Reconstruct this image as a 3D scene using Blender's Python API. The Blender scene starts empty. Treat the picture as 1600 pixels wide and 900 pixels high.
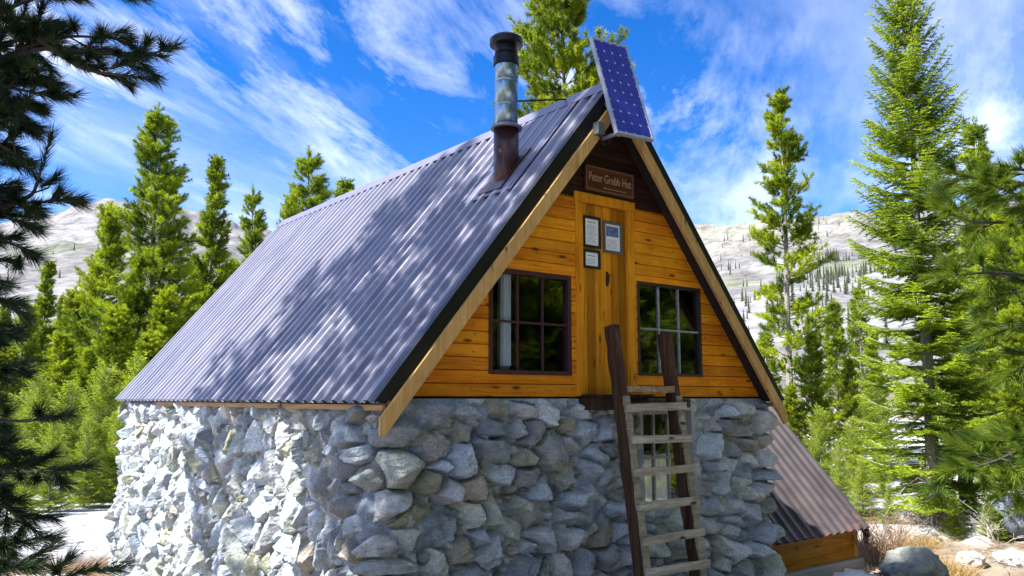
import bpy, math, random
import numpy as np
rng = np.random.default_rng(7); random.seed(7)
SC = bpy.context.scene; COL = SC.collection
R = math.radians
def V3(*a): return np.array(a, float)
def nrm(v):
    v = np.asarray(v, float); return v/np.maximum(np.linalg.norm(v, axis=-1, keepdims=True), 1e-9)

# ------------------------------------------------------------------ camera (eye level is z = 0)
FPX = 1273.0; PITCH = math.atan(172/FPX); YAW = R(37.9)
FW = V3(math.sin(YAW), math.cos(YAW), 0); RT = V3(math.cos(YAW), -math.sin(YAW), 0); UP = V3(0, 0, 1)
cam = bpy.data.objects.new('camera', bpy.data.cameras.new('camera')); COL.objects.link(cam)
cam.data.sensor_width = 36; cam.data.lens = 36*FPX/1600; cam.data.clip_start = 0.05; cam.data.clip_end = 9000
cam.rotation_euler = (R(90)+PITCH, 0, -YAW); SC.camera = cam
def ray(u, v):
    dx = (u-800)/FPX; dy = (450-v)/FPX
    return dx*RT+FW*(math.cos(PITCH)-dy*math.sin(PITCH))+UP*(math.sin(PITCH)+dy*math.cos(PITCH))
def at(u, v, d):                       # the point d metres ahead of the lens seen in that direction
    r = ray(u, v); return r*d/(r@FW)

# ------------------------------------------------------------------ numpy noise
def _h(ix, iy, s):
    n = (ix.astype(np.int64)*374761393+iy.astype(np.int64)*668265263+s*982451653) & 0x7fffffff
    n = ((n ^ (n >> 13))*1274126177) & 0x7fffffff
    return ((n ^ (n >> 16)) & 0xffff)/65535.0
def vnoise(x, y, s=0):
    ix = np.floor(x); iy = np.floor(y); fx = x-ix; fy = y-iy
    fx = fx*fx*(3-2*fx); fy = fy*fy*(3-2*fy)
    a = _h(ix, iy, s); b = _h(ix+1, iy, s); c = _h(ix, iy+1, s); d = _h(ix+1, iy+1, s)
    return (a+(b-a)*fx)*(1-fy)+(c+(d-c)*fx)*fy
def fbm(x, y, o=4, s=0):
    t = 0; a = .5
    for k in range(o):
        t = t+a*vnoise(x*2**k+17.3*k, y*2**k-9.1*k, s+k); a *= .5
    return t
def sst(x, a, b):
    t = np.clip((x-a)/(b-a), 0, 1); return t*t*(3-2*t)

# ------------------------------------------------------------------ objects
def empty(name, loc, label=None, cat=None, group=None):
    o = bpy.data.objects.new(name, None); COL.objects.link(o); o.location = tuple(map(float, loc)); o.empty_display_size = .1
    if label: o['label'] = label
    if cat: o['category'] = cat
    if group: o['group'] = group
    return o
def tag(o, label=None, cat=None, group=None, kind=None):
    if label: o['label'] = label
    if cat: o['category'] = cat
    if group: o['group'] = group
    if kind: o['kind'] = kind
    return o
def root_loc(o):
    p = V3(0, 0, 0)
    while o is not None:
        p = p+np.array(o.location); o = o.parent
    return p
def make_mesh(name, V, loops, sizes, mat, col=None, smooth=False):
    me = bpy.data.meshes.new(name)
    V = np.asarray(V, np.float32); loops = np.asarray(loops, np.int32); sizes = np.asarray(sizes, np.int32)
    me.vertices.add(len(V)); me.vertices.foreach_set('co', V.ravel())
    me.loops.add(len(loops)); me.loops.foreach_set('vertex_index', loops)
    st = np.zeros(len(sizes), np.int32); st[1:] = np.cumsum(sizes)[:-1]
    me.polygons.add(len(sizes)); me.polygons.foreach_set('loop_start', st); me.polygons.foreach_set('loop_total', sizes)
    me.polygons.foreach_set('use_smooth', np.full(len(sizes), bool(smooth)))
    if col is not None:
        a = me.color_attributes.new('col', 'FLOAT_COLOR', 'POINT')
        c = np.ones((len(V), 4), np.float32); c[:, :3] = col; a.data.foreach_set('color', c.ravel())
    me.update(calc_edges=True); me.validate()
    me.materials.append(mat)
    return me
def link(name, me, parent=None):
    o = bpy.data.objects.new(name, me); COL.objects.link(o)
    if parent is not None: o.parent = parent
    return o

class MB:
    """collects polygons, builds ONE mesh object"""
    def __init__(s): s.V = []; s.L = []; s.S = []; s.C = []; s.n = 0
    def raw(s, V, F, c=1.0):
        V = np.asarray(V, float); s.V.append(V)
        for f in F: s.L.extend([i+s.n for i in f]); s.S.append(len(f))
        c = np.asarray(c, float); s.C.append(np.broadcast_to(c if c.ndim else np.full(3, float(c)), (len(V), 3)))
        s.n += len(V)
    def arr(s, V, F, c):               # F: (m,k) int array
        s.V.append(V); s.L.extend((F+s.n).ravel().tolist()); s.S.extend([F.shape[1]]*len(F)); s.C.append(np.broadcast_to(c, (len(V), 3))); s.n += len(V)
    def box(s, a, b, c=1.0):
        (x0, y0, z0), (x1, y1, z1) = a, b
        s.raw([(x0,y0,z0),(x1,y0,z0),(x1,y1,z0),(x0,y1,z0),(x0,y0,z1),(x1,y0,z1),(x1,y1,z1),(x0,y1,z1)],
              [(3,2,1,0),(4,5,6,7),(0,1,5,4),(1,2,6,5),(2,3,7,6),(3,0,4,7)], c)
    def hexa(s, P, c=1.0):             # 8 corners: bottom ring then top ring
        s.raw(P, [(3,2,1,0),(4,5,6,7),(0,1,5,4),(1,2,6,5),(2,3,7,6),(3,0,4,7)], c)
    def beam(s, p0, p1, w, h, side=(1,0,0), c=1.0):
        p0 = np.array(p0, float); p1 = np.array(p1, float); d = nrm(p1-p0)
        sd = np.array(side, float); sd = nrm(sd-d*(sd@d)); u = np.cross(d, sd)
        q = [-sd*w/2-u*h/2, sd*w/2-u*h/2, sd*w/2+u*h/2, -sd*w/2+u*h/2]
        s.hexa([p0+k for k in q]+[p1+k for k in q], c)
    def prism(s, poly, off, c=1.0):
        P = np.array(poly, float); n = len(P); off = np.array(off, float)
        s.raw(np.vstack([P, P+off]), [tuple(range(n-1, -1, -1)), tuple(range(n, 2*n))]+[(i, (i+1) % n, n+(i+1) % n, n+i) for i in range(n)], c)
    def tube(s, pts, rad, n=8, c=1.0, cap=True):
        pts = np.array(pts, float); m = len(pts); rad = np.broadcast_to(np.asarray(rad, float), (m,))
        t = np.gradient(pts, axis=0) if m > 2 else np.repeat([pts[1]-pts[0]], 2, 0)
        t = nrm(t); ref = V3(0,0,1) if abs(t[0][2]) < .9 else V3(1,0,0)
        a = nrm(np.cross(t, ref)); b = np.cross(t, a)
        th = np.arange(n)*2*math.pi/n
        V = (pts[:, None]+rad[:, None, None]*(a[:, None]*np.cos(th)[None, :, None]+b[:, None]*np.sin(th)[None, :, None])).reshape(-1, 3)
        F = [(i*n+j, i*n+(j+1) % n, (i+1)*n+(j+1) % n, (i+1)*n+j) for i in range(m-1) for j in range(n)]
        if cap: F += [tuple(range(n-1, -1, -1)), tuple((m-1)*n+j for j in range(n))]
        s.raw(V, F, c)
    def build(s, name, mat, parent=None, bevel=0, smooth=False, local=False):
        V = np.vstack(s.V)
        if parent is not None and not local: V = V-root_loc(parent)
        me = make_mesh(name, V, s.L, s.S, mat, np.vstack(s.C), smooth)
        o = link(name, me, parent)
        if bevel:
            b = o.modifiers.new('bevel', 'BEVEL'); b.width = bevel; b.segments = 2; b.limit_method = 'ANGLE'; b.angle_limit = R(40)
        return o
def clamp01(x): return np.clip(x, 0, 1)

# ------------------------------------------------------------------ materials
class NT:
    def __init__(s, name):
        s.m = bpy.data.materials.new(name); s.m.use_nodes = True; s.t = s.m.node_tree; s.t.nodes.clear()
        s.out = s.n('ShaderNodeOutputMaterial')
    def n(s, ty, **k):
        nd = s.t.nodes.new(ty)
        for a, b in k.items(): setattr(nd, a, b)
        return nd
    def l(s, a, b): s.t.links.new(a, b)
    def set(s, sock, v):
        if hasattr(v, 'is_output') or hasattr(v, 'links') and not isinstance(v, (int, float, tuple)): s.l(v, sock)
        else: sock.default_value = v
    def coord(s, which='Object', scale=(1,1,1), rot=(0,0,0), loc=(0,0,0)):
        tc = s.n('ShaderNodeTexCoord'); mp = s.n('ShaderNodeMapping'); s.l(tc.outputs[which], mp.inputs['Vector'])
        mp.inputs['Scale'].default_value = scale; mp.inputs['Rotation'].default_value = rot; mp.inputs['Location'].default_value = loc
        return mp.outputs['Vector']
    def noise(s, vec, scale, detail=4, rough=.55, dist=0):
        nd = s.n('ShaderNodeTexNoise'); s.l(vec, nd.inputs['Vector']); nd.inputs['Scale'].default_value = scale
        nd.inputs['Detail'].default_value = detail; nd.inputs['Roughness'].default_value = rough; nd.inputs['Distortion'].default_value = dist
        return nd.outputs['Fac']
    def voro(s, vec, scale, feature='F1', out='Distance'):
        nd = s.n('ShaderNodeTexVoronoi'); nd.feature = feature; s.l(vec, nd.inputs['Vector']); nd.inputs['Scale'].default_value = scale
        return nd.outputs[out]
    def ramp(s, f, stops):
        nd = s.n('ShaderNodeValToRGB'); s.l(f, nd.inputs['Fac']); e = nd.color_ramp.elements
        while len(e) < len(stops): e.new(.5)
        for el, (p, c) in zip(e, stops): el.position = p; el.color = (*c, 1) if len(c) == 3 else c
        return nd.outputs['Color']
    def mix(s, f, a, b, mode='MIX'):
        nd = s.n('ShaderNodeMix', data_type='RGBA', blend_type=mode)
        s.set(nd.inputs[0], f); 
        for k, v in ((6, a), (7, b)):
            if isinstance(v, tuple): nd.inputs[k].default_value = (*v, 1) if len(v) == 3 else v
            else: s.l(v, nd.inputs[k])
        return nd.outputs[2]
    def math(s, op, a, b=None):
        nd = s.n('ShaderNodeMath', operation=op); s.set(nd.inputs[0], a)
        if b is not None: s.set(nd.inputs[1], b)
        return nd.outputs[0]
    def attr(s, name='col'):
        return s.n('ShaderNodeAttribute', attribute_name=name).outputs['Color']
    def bump(s, f, strength=.5, dist=.01, nrm_=None):
        b = s.n('ShaderNodeBump'); s.l(f, b.inputs['Height']); b.inputs['Strength'].default_value = strength; b.inputs['Distance'].default_value = dist
        if nrm_ is not None: s.l(nrm_, b.inputs['Normal'])
        return b.outputs['Normal']
    def bsdf(s, color, rough=.6, metal=0, spec=.5, normal=None, **k):
        b = s.n('ShaderNodeBsdfPrincipled')
        s.set(b.inputs['Base Color'], (*color, 1) if isinstance(color, tuple) and len(color) == 3 else color)
        s.set(b.inputs['Roughness'], rough); s.set(b.inputs['Metallic'], metal); b.inputs['Specular IOR Level'].default_value = spec
        for a, v in k.items(): s.set(b.inputs[a.replace('_', ' ')], v)
        if normal is not None: s.l(normal, b.inputs['Normal'])
        return b
    def done(s, sh): s.l(sh.outputs[0], s.out.inputs['Surface']); return s.m

def wood_mat(name, dark, mid, light, axis='X', rough=.55, knots=True, grain=1.0, bump=.35):
    t = NT(name)
    long_, cross = 1.1, 16
    sc = dict(X=(long_, cross, cross), Y=(cross, long_, cross), Z=(cross, cross, long_))[axis]
    v = t.coord('Object', sc)
    g = t.noise(v, 1.0*grain, 6, .62, 1.2)
    c = t.ramp(g, [(.22, dark), (.48, mid), (.72, light)])
    fine = t.noise(t.coord('Object', tuple(k*5 for k in sc)), 1.6, 3, .6)
    c = t.mix(.35, c, t.ramp(fine, [(.3, (.45, .45, .45)), (.65, (1, 1, 1))]), 'MULTIPLY')
    if knots:
        ks = dict(X=(2.2, 7, 7), Y=(7, 2.2, 7), Z=(7, 7, 2.2))[axis]
        kd = t.voro(t.coord('Object', ks), 1.15)
        c = t.mix(t.ramp(kd, [(.07, (1, 1, 1)), (.17, (0, 0, 0))]), c, tuple(k*.35 for k in dark))
    stain = t.noise(t.coord('Object', (1, 1, 1)), 2.3, 3)
    c = t.mix(.55, c, t.ramp(stain, [(.3, (.62, .56, .5)), (.62, (1.0, 1.0, 1.0))]), 'MULTIPLY')
    c = t.mix(1.0, c, t.attr(), 'MULTIPLY')
    nb = t.bump(g, bump, .004)
    return t.done(t.bsdf(c, rough, 0, .18, nb))

M = {}
M['siding'] = wood_mat('stained_pine_siding', (.46, .15, .008), (.90, .335, .014), (.95, .45, .026))
M['doorwood'] = wood_mat('stained_pine_door', (.34, .11, .006), (.78, .29, .012), (.90, .42, .026), 'Z')
M['darkboard'] = wood_mat('dark_brown_boards', (.018, .008, .006), (.035, .015, .010), (.05, .022, .014), knots=False)
M['barge'] = wood_mat('barge_wood', (.44, .24, .08), (.66, .40, .14), (.76, .50, .20), 'Z', knots=True)
M['fascia'] = wood_mat('fascia_wood', (.30, .16, .06), (.50, .28, .10), (.62, .38, .16), 'Y')
M['annexwood'] = wood_mat('annex_boards', (.24, .09, .006), (.54, .23, .012), (.66, .32, .022))
M['oldwood'] = wood_mat('weathered_dark_rail', (.025, .013, .008), (.080, .042, .025), (.16, .10, .06), 'Z', .8, False, 1.4, .8)
M['greywood'] = wood_mat('weathered_grey_rung', (.14, .115, .08), (.40, .36, .29), (.60, .57, .50), 'X', .85, True, 1.3, .8)
M['signwood'] = wood_mat('carved_sign_board', (.05, .016, .008), (.11, .036, .016), (.17, .06, .026), 'X', .6, False)
M['postwood'] = wood_mat('wing_post', (.40, .2, .05), (.62, .34, .09), (.74, .45, .14), 'Z')

def simple(name, col, rough=.5, metal=0, spec=.5, vary=.25, scale=6, bump=0, **k):
    t = NT(name); v = t.coord('Object')
    f = t.noise(v, scale, 5)
    c = t.mix(vary, col, t.ramp(f, [(.3, tuple(x*.45 for x in col)), (.7, tuple(min(1, x*1.25) for x in col))]))
    nb = t.bump(t.noise(v, scale*6, 4), bump, .005) if bump else None
    return t.done(t.bsdf(c, rough, metal, spec, nb, **k))
def roof_mat():
    t = NT('ribbed_metal_roof'); v = t.coord('Object')
    f = t.noise(t.coord('Object', (.5, 4, .5)), 2.2, 6, .65)
    c = t.mix(.85, (.235, .236, .31), t.ramp(f, [(.32, (.145, .147, .205)), (.68, (.33, .33, .41))]))
    r = t.n('ShaderNodeMapRange'); t.l(t.noise(v, 14, 5), r.inputs[0]); r.inputs[3].default_value = .30; r.inputs[4].default_value = .44
    return t.done(t.bsdf(c, r.outputs[0], 0.15, .45, t.bump(t.noise(v, 5, 3), .12, .02)))
M['roof'] = roof_mat()
def wing_mat():
    t = NT('brown_wing_roof'); v = t.coord('Object')
    geo = t.n('ShaderNodeSeparateXYZ'); t.l(v, geo.inputs[0])
    f = t.noise(v, 2.5, 5)
    c = t.mix(.5, (.10, .086, .096), t.ramp(f, [(.32, (.055, .047, .054)), (.68, (.145, .128, .138))]))
    rust = t.math('MULTIPLY', t.ramp(t.noise(v, 5, 4), [(.45, (0, 0, 0)), (.6, (1, 1, 1))]), t.attr())
    c = t.mix(t.math('MULTIPLY', rust, .3), c, (.33, .13, .07))
    return t.done(t.bsdf(c, .30, .25, .6))
M['wingroof'] = wing_mat()
M['trim'] = simple('black_rake_trim', (.012, .012, .014), .38, .3, .5)
M['cap'] = simple('ridge_cap_metal', (.17, .165, .24), .38, .25, .5)
M['sleeve'] = simple('brown_pipe_sleeve', (.055, .020, .019), .3, .4, .6)
M['steel'] = simple('galvanised_pipe', (.26, .36, .46), .28, .9, .6, .3, 4)
M['blackmetal'] = simple('sooty_pipe_top', (.016, .018, .024), .4, .6)
M['alu'] = simple('panel_frame', (.34, .37, .45), .4, .4)
M['greybox'] = simple('junction_box', (.10, .105, .105), .6)
M['maroon'] = simple('maroon_window_paint', (.060, .014, .022), .5, vary=.5)
M['darkframe'] = simple('dark_window_paint', (.035, .022, .018), .6, vary=.5)
M['oldpaint'] = simple('flaking_white_paint', (.30, .30, .29), .7, vary=.8, scale=25, bump=.4)
M['blackframe'] = simple('black_picture_frame', (.012, .014, .02), .3)
M['greyframe'] = simple('silver_picture_frame', (.16, .15, .17), .35, .4)
M['paper'] = simple('paper', (.80, .82, .86), .7, vary=.08)
M['ink'] = simple('ink', (.16, .17, .2), .8)
M['photo'] = simple('printed_picture', (.13, .18, .38), .5, vary=.9, scale=30)
M['iron'] = simple('rusty_iron', (.06, .025, .012), .7, .3, vary=.7, scale=30)
M['signedge'] = simple('sign_edge', (.15, .075, .04), .7)
M['letter'] = simple('routed_letters', (.36, .22, .13), .7)
M['deck'] = simple('dark_soffit', (.018, .012, .010), .8)
M['cloth'] = simple('white_curtain', (.93, .93, .95), .9, vary=.04)
M['room'] = simple('dim_room', (.05, .045, .05), .9)
M['stovepipe'] = simple('pale_stove_pipe', (.85, .87, .90), .4)
M['concrete'] = simple('concrete_footing', (.36, .36, .36), .9, bump=.4)
def glass_mat(name='window_glass', tint=(.80, .84, .87, 1)):
    t = NT(name)
    tr = t.n('ShaderNodeBsdfTransparent'); tr.inputs[0].default_value = tint
    gl = t.n('ShaderNodeBsdfGlossy'); gl.inputs['Roughness'].default_value = .03
    fr = t.n('ShaderNodeFresnel'); fr.inputs[0].default_value = 1.5
    mx = t.n('ShaderNodeMixShader'); t.l(t.math('ADD', t.math('MULTIPLY', fr.outputs[0], .28), .005), mx.inputs[0]); t.l(tr.outputs[0], mx.inputs[1]); t.l(gl.outputs[0], mx.inputs[2])
    return t.done(mx)
M['glass'] = glass_mat(); M['clearglass'] = glass_mat('clear_window_glass', (1.0, 1.0, 1.0, 1))
def cell_mat():
    t = NT('solar_cell')
    tc = t.n('ShaderNodeTexCoord'); sep = t.n('ShaderNodeSeparateXYZ'); t.l(tc.outputs['Object'], sep.inputs[0])
    c = t.mix(t.noise(tc.outputs['Object'], 7, 2), (.004, .012, .22), (.006, .020, .32))
    c = t.mix(t.attr(), (.04, .08, .42), c)
    return t.done(t.bsdf(c, .2, .0, .15))
M['cell'] = cell_mat()
M['cellback'] = simple('panel_backsheet', (.42, .47, .72), .35)
M['busbar'] = simple('busbar', (.10, .16, .55), .4)
def stone_mat(name='rubble_stone'):
    t = NT(name); v = t.coord('Object')
    c = t.attr()
    sp = t.noise(v, 95, 3, .7)
    c = t.mix(.6, c, t.ramp(sp, [(.36, (.25, .26, .28)), (.50, (.95, .95, .95)), (.64, (1.35, 1.34, 1.3))]), 'MULTIPLY')
    st = t.noise(v, 9, 6, .65)
    c = t.mix(.6, c, t.ramp(st, [(.34, (.50, .51, .53)), (.55, (1.0, 1.0, 1.0)), (.75, (1.15, 1.12, 1.05))]), 'MULTIPLY')
    nb = t.bump(t.noise(v, 30, 6, .75), .8, .020)
    nb = t.bump(t.noise(v, 130, 3, .7), .35, .004, nb)
    return t.done(t.bsdf(c, .9, 0, .2, nb))
M['stone'] = stone_mat()
def foliage_mat(name, a, b, trans=.42, tcol=None, rough=.55):
    t = NT(name)
    c = t.mix(t.attr(), a, b)
    d = t.bsdf(c, rough, 0, .3)
    tl = t.n('ShaderNodeBsdfTranslucent'); 
    tc_ = t.mix(1.0, c, tcol or (1.2, 1.15, .5), 'MULTIPLY'); t.l(tc_, tl.inputs[0])
    mx = t.n('ShaderNodeMixShader'); mx.inputs[0].default_value = trans; t.l(d.outputs[0], mx.inputs[1]); t.l(tl.outputs[0], mx.inputs[2])
    return t.done(mx)
M['pine'] = foliage_mat('lodgepole_needles', (.050, .100, .008), (.340, .440, .022))
M['pine2'] = foliage_mat('yellow_green_needles', (.075, .135, .008), (.400, .480, .022))
M['fir'] = foliage_mat('fir_needles', (.050, .105, .008), (.340, .450, .024))
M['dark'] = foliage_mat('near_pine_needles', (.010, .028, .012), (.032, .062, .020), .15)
M['sidepine'] = foliage_mat('side_pine_needles', (.040, .085, .012), (.190, .270, .022), .3)
M['soft'] = foliage_mat('young_fir_needles', (.130, .205, .014), (.400, .490, .045))
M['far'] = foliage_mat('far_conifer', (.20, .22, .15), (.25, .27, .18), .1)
M['bark'] = simple('bark', (.20, .155, .12), .95, vary=.8, scale=18, bump=.9)
M['greybark'] = simple('grey_bark', (.30, .27, .23), .95, vary=.8, scale=22, bump=.9)
M['darkbark'] = simple('dark_bark', (.05, .042, .040), .95, vary=.7, scale=20, bump=.8)
M['deadwood'] = simple('bleached_twig', (.48, .45, .40), .9, vary=.5, scale=20)
M['straw'] = foliage_mat('dry_grass', (.30, .19, .07), (.52, .38, .16), .15, (1.1, 1, .8))
M['twig'] = simple('bare_twig', (.22, .15, .10), .9, vary=.5, scale=20)
def ground_mat():
    t = NT('ground'); v = t.coord('Object')
    c = t.attr()
    n1 = t.noise(v, 2.2, 8, .65); n2 = t.noise(v, 26, 5, .7)
    c = t.mix(.65, c, t.ramp(n1, [(.34, (.55, .52, .5)), (.55, (1, 1, 1)), (.7, (1.1, 1.1, 1.1))]), 'MULTIPLY')
    c = t.mix(.5, c, t.ramp(n2, [(.36, (.5, .48, .46)), (.55, (1, 1, 1))]), 'MULTIPLY')
    fr = t.noise(t.coord('Object', (.02, .02, .05)), 1, 12, .72)
    c = t.mix(.85, c, t.ramp(fr, [(.38, (.55, .55, .58)), (.54, (1, 1, 1)), (.64, (1.15, 1.15, 1.15))]), 'MULTIPLY')
    fr2 = t.noise(t.coord('Object', (.09, .09, .05)), 1, 10, .78)
    c = t.mix(.8, c, t.ramp(fr2, [(.40, (.48, .48, .50)), (.52, (1, 1, 1)), (.62, (1.25, 1.25, 1.25))]), 'MULTIPLY')
    return t.done(t.bsdf(c, .95, 0, .15, t.bump(n1, .6, .06)))
M['ground'] = ground_mat()

# ------------------------------------------------------------------ world, sun
EL = R(52); SAZ = V3(-.93, .37, 0); SAZ = SAZ/np.linalg.norm(SAZ)
SUN = SAZ*math.cos(EL)+UP*math.sin(EL)
w = bpy.data.worlds.new('World'); SC.world = w; w.use_nodes = True
t = NT.__new__(NT); t.t = w.node_tree; t.t.nodes.clear()
sky = t.n('ShaderNodeTexSky'); sky.sky_type = 'NISHITA'; sky.sun_disc = False; sky.sun_elevation = EL
sky.sun_rotation = math.atan2(SAZ[0], SAZ[1]); sky.altitude = 2400; sky.air_density = 1.0; sky.dust_density = .5; sky.ozone_density = 2.6
hs = t.n('ShaderNodeHueSaturation'); hs.inputs['Saturation'].default_value = 1.38; hs.inputs['Hue'].default_value = .512; t.l(sky.outputs[0], hs.inputs['Color'])
geo = t.n('ShaderNodeTexCoord'); sep = t.n('ShaderNodeSeparateXYZ'); t.l(geo.outputs['Generated'], sep.inputs[0])
zz = t.math('ADD', t.math('MAXIMUM', sep.outputs[2], 0.0), .14)
cb = t.n('ShaderNodeCombineXYZ'); t.l(t.math('DIVIDE', sep.outputs[0], zz), cb.inputs[0]); t.l(t.math('DIVIDE', sep.outputs[1], zz), cb.inputs[1])
def cl(rot, sx, sy, loc, scale, det, rough, dist, lo, hi):
    mp = t.n('ShaderNodeMapping'); mp.vector_type = 'TEXTURE'; t.l(cb.outputs[0], mp.inputs[0]); mp.inputs['Rotation'].default_value = (0, 0, R(rot)); mp.inputs['Scale'].default_value = (sx, sy, 1); mp.inputs['Location'].default_value = (*loc, 0)
    f = t.noise(mp.outputs[0], scale, det, rough, dist)
    return t.ramp(f, [(lo, (0, 0, 0)), (hi, (1, 1, 1))])
a = cl(33, 2.6, .8, (.2, .3), 1.7, 11, .66, .45, .44, .70)
b = cl(30, 1.7, .9, (1.0, 2.2), .95, 5, .55, .4, .37, .57)
cc = t.math('MULTIPLY', a, b)
cc2 = t.math('MULTIPLY', cl(36, 3.2, 1.2, (5.0, 2.0), 1.1, 8, .62, .4, .46, .84), .6)
cf = t.math('MINIMUM', t.math('ADD', t.math('MULTIPLY', cc, 1.35), cc2), .9)
CLOUD = (6.6, 6.9, 7.4)
mr = t.n('ShaderNodeMapRange'); t.l(sep.outputs[2], mr.inputs[0]); mr.inputs[1].default_value = .20; mr.inputs[2].default_value = .42; mr.inputs[3].default_value = .40
cf = t.math('MULTIPLY', cf, mr.outputs[0])
colr = t.mix(cf, hs.outputs[0], CLOUD)
bg = t.n('ShaderNodeBackground'); bg.inputs['Strength'].default_value = .098; t.l(colr, bg.inputs[0])
ow = t.n('ShaderNodeOutputWorld'); t.l(bg.outputs[0], ow.inputs[0])
sl = bpy.data.lights.new('sun', 'SUN'); sl.energy = 5.0; sl.angle = R(.5); sl.color = (1, .95, .87)
so = bpy.data.objects.new('sun', sl); COL.objects.link(so)
from mathutils import Vector
so.rotation_euler = Vector((-SUN[0], -SUN[1], -SUN[2])).to_track_quat('-Z', 'Y').to_euler(); so.location = tuple(SUN*60)
vs = SC.view_settings; vs.view_transform = 'Standard'; vs.look = 'None'; vs.exposure = 1.52; vs.gamma = 1; vs.use_curve_mapping = False
SC.cycles.max_bounces = 6; SC.cycles.transparent_max_bounces = 12; SC.cycles.use_denoising = True

# ------------------------------------------------------------------ ground
SKYU = np.array([-3000, -900, -300, 0, 100, 170, 240, 300, 440, 600, 800, 1000, 1090, 1180, 1240, 1290, 1330, 1400, 1500, 1600, 2000, 4000])
SKYV = np.array([470, 430, 380, 345, 322, 309, 318, 334, 362, 385, 390, 370, 353, 347, 334, 327, 326, 331, 318, 305, 320, 420])
SKU = np.arange(-3000, 4001, 10.0); _k = np.exp(-(np.arange(-8, 9)/3.2)**2); SKS = np.convolve(np.pad(np.interp(SKU, SKYU, SKYV), 8, 'edge'), _k/_k.sum(), 'valid')
def ground_parts(x, y):
    x = np.asarray(x, float); y = np.asarray(y, float)
    r = np.hypot(x, y)+1e-6
    fx = x*FW[0]+y*FW[1]; rx = x*RT[0]+y*RT[1]
    u = 800+1284.6*rx/np.maximum(fx, r*.06)
    el = (622-np.interp(u, SKU, SKS))/1284.6*np.clip(fx/r, .35, 1)
    RR = 1150+260*np.sin(u/410.0)
    q = np.clip((r-45)/(RR-45), 0, 1)
    hill = el*RR*(.28*q+.72*q**1.7)
    hill = hill*np.where(r > RR, 1-.25*sst(r, RR, RR*2.2), 1)
    rough = ((fbm(x/95, y/95, 5, 3)-.5)*.040+(np.abs(fbm(x/60+8, y/60, 4, 33)-.5))*.028)*r*sst(r, 90, 420)
    base = -2.3-.030*np.clip(y-x+4.6, -8, 18)*sst(r, 3, 9)+.62*np.exp(-(r/3.2)**2)-.010*np.clip(r-16, 0, 30)
    snow = sst(r+(fbm(x/2.6, y/2.6, 4, 11)-.5)*7-3.4*(rx < 0), 12.2, 13.2)*(1-sst(fbm(x/7, y/7, 4, 21)+.25*sst(r, 25, 70), .60, .66))
    small = sst(fbm(x/1.1+5, y/1.1, 4, 5), .60, .64)*sst(r, 8, 11)
    snow = np.clip(np.maximum(snow, small*.9)*(r < 120), 0, 1)
    fwd = fx
    snow = np.maximum(snow, sst(fbm(x/1.4, y/1.4, 4, 17), .40, .46)*(y < 5.2)*(x > 1.5)*(x < 9)*(y > -6))  # unseen snow patches added before the hut front to bounce neutral light
    snow = np.maximum(snow, sst(fwd+(fbm(x/1.6, y/1.6, 4, 12)-.5)*3, 12.7, 13.3)*(1-sst(fwd, 26, 34))*(rx > 3)*(1-.9*sst(fbm(x/1.3, y/1.3, 4, 15), .56, .62)))
    z = base+hill+rough+(fbm(x/1.3, y/1.3, 4, 1)-.5)*.16*np.minimum(1, r/6)+snow*.16
    return z, snow, r, u, q
def gz(x, y): return float(ground_parts(np.array([x]), np.array([y]))[0][0])
def build_ground():
    vaz = math.degrees(YAW)
    rel = np.concatenate([np.arange(-180, -38, 2.5), np.arange(-38, 38, .11), np.arange(38, 180, 2.5)])
    az = np.radians(vaz+rel); rr = np.geomspace(.4, 4200, 430)
    A, RR = np.meshgrid(az, rr, indexing='ij'); x = np.sin(A)*RR; y = np.cos(A)*RR
    z, snow, r, u, q = ground_parts(x, y)
    na, nr = A.shape
    dirt = V3(.36, .30, .23)*(.75+.5*fbm(x*1.5, y*1.5, 4, 40))[..., None]
    need = V3(.27, .18, .10); k = sst(fbm(x/1.7, y/1.7, 4, 31), .46, .58)[..., None]
    near = dirt*(1-k)+need*k
    near = near*(1-snow[..., None])+V3(.66, .675, .70)*(.75+.5*fbm(x*2.3, y*2.3, 4, 14))[..., None]*snow[..., None]
    g = fbm(x/60, y/60, 6, 61); far = V3(.205, .20, .198)[None, None]*(.75+.5*g)[..., None]
    bare = sst(fbm(x/140+3, y/140, 5, 71), .47, .60)[..., None]
    far = far*(1-.30*bare)+V3(.46, .46, .49)*.30*bare
    brush = (sst(fbm(x/34, y/34, 5, 81), .50, .62)*sst(fbm(x/190, y/190, 3, 91), .36, .52)*(1-sst(q, .55, .95)))[..., None]
    far = far*(1-.75*brush)+V3(.15, .18, .09)*.75*brush
    top = (sst(q, .62, .95)*sst(u, 1500, 1150)*sst(u, 1000, 1080))[..., None]*.7
    far = far*(1-top)+V3(.34, .34, .27)*top
    topl = (sst(q, .70, .98)*sst(u, 500, 350))[..., None]*.5
    far = far*(1-topl)+V3(.33, .32, .33)*topl
    f = sst(r, 40, 110)[..., None]
    c = near*(1-f)+far*f
    V = np.stack([x, y, z], -1).reshape(-1, 3)
    i, j = np.meshgrid(np.arange(na), np.arange(nr-1), indexing='ij'); i2 = (i+1) % na
    F = np.stack([i*nr+j, i*nr+j+1, i2*nr+j+1, i2*nr+j], -1).reshape(-1, 4)
    me = make_mesh('ground', V, F.ravel(), np.full(len(F), 4), M['ground'], c.reshape(-1, 3), True)
    o = link('ground', me); o['kind'] = 'structure'
build_ground()

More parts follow.
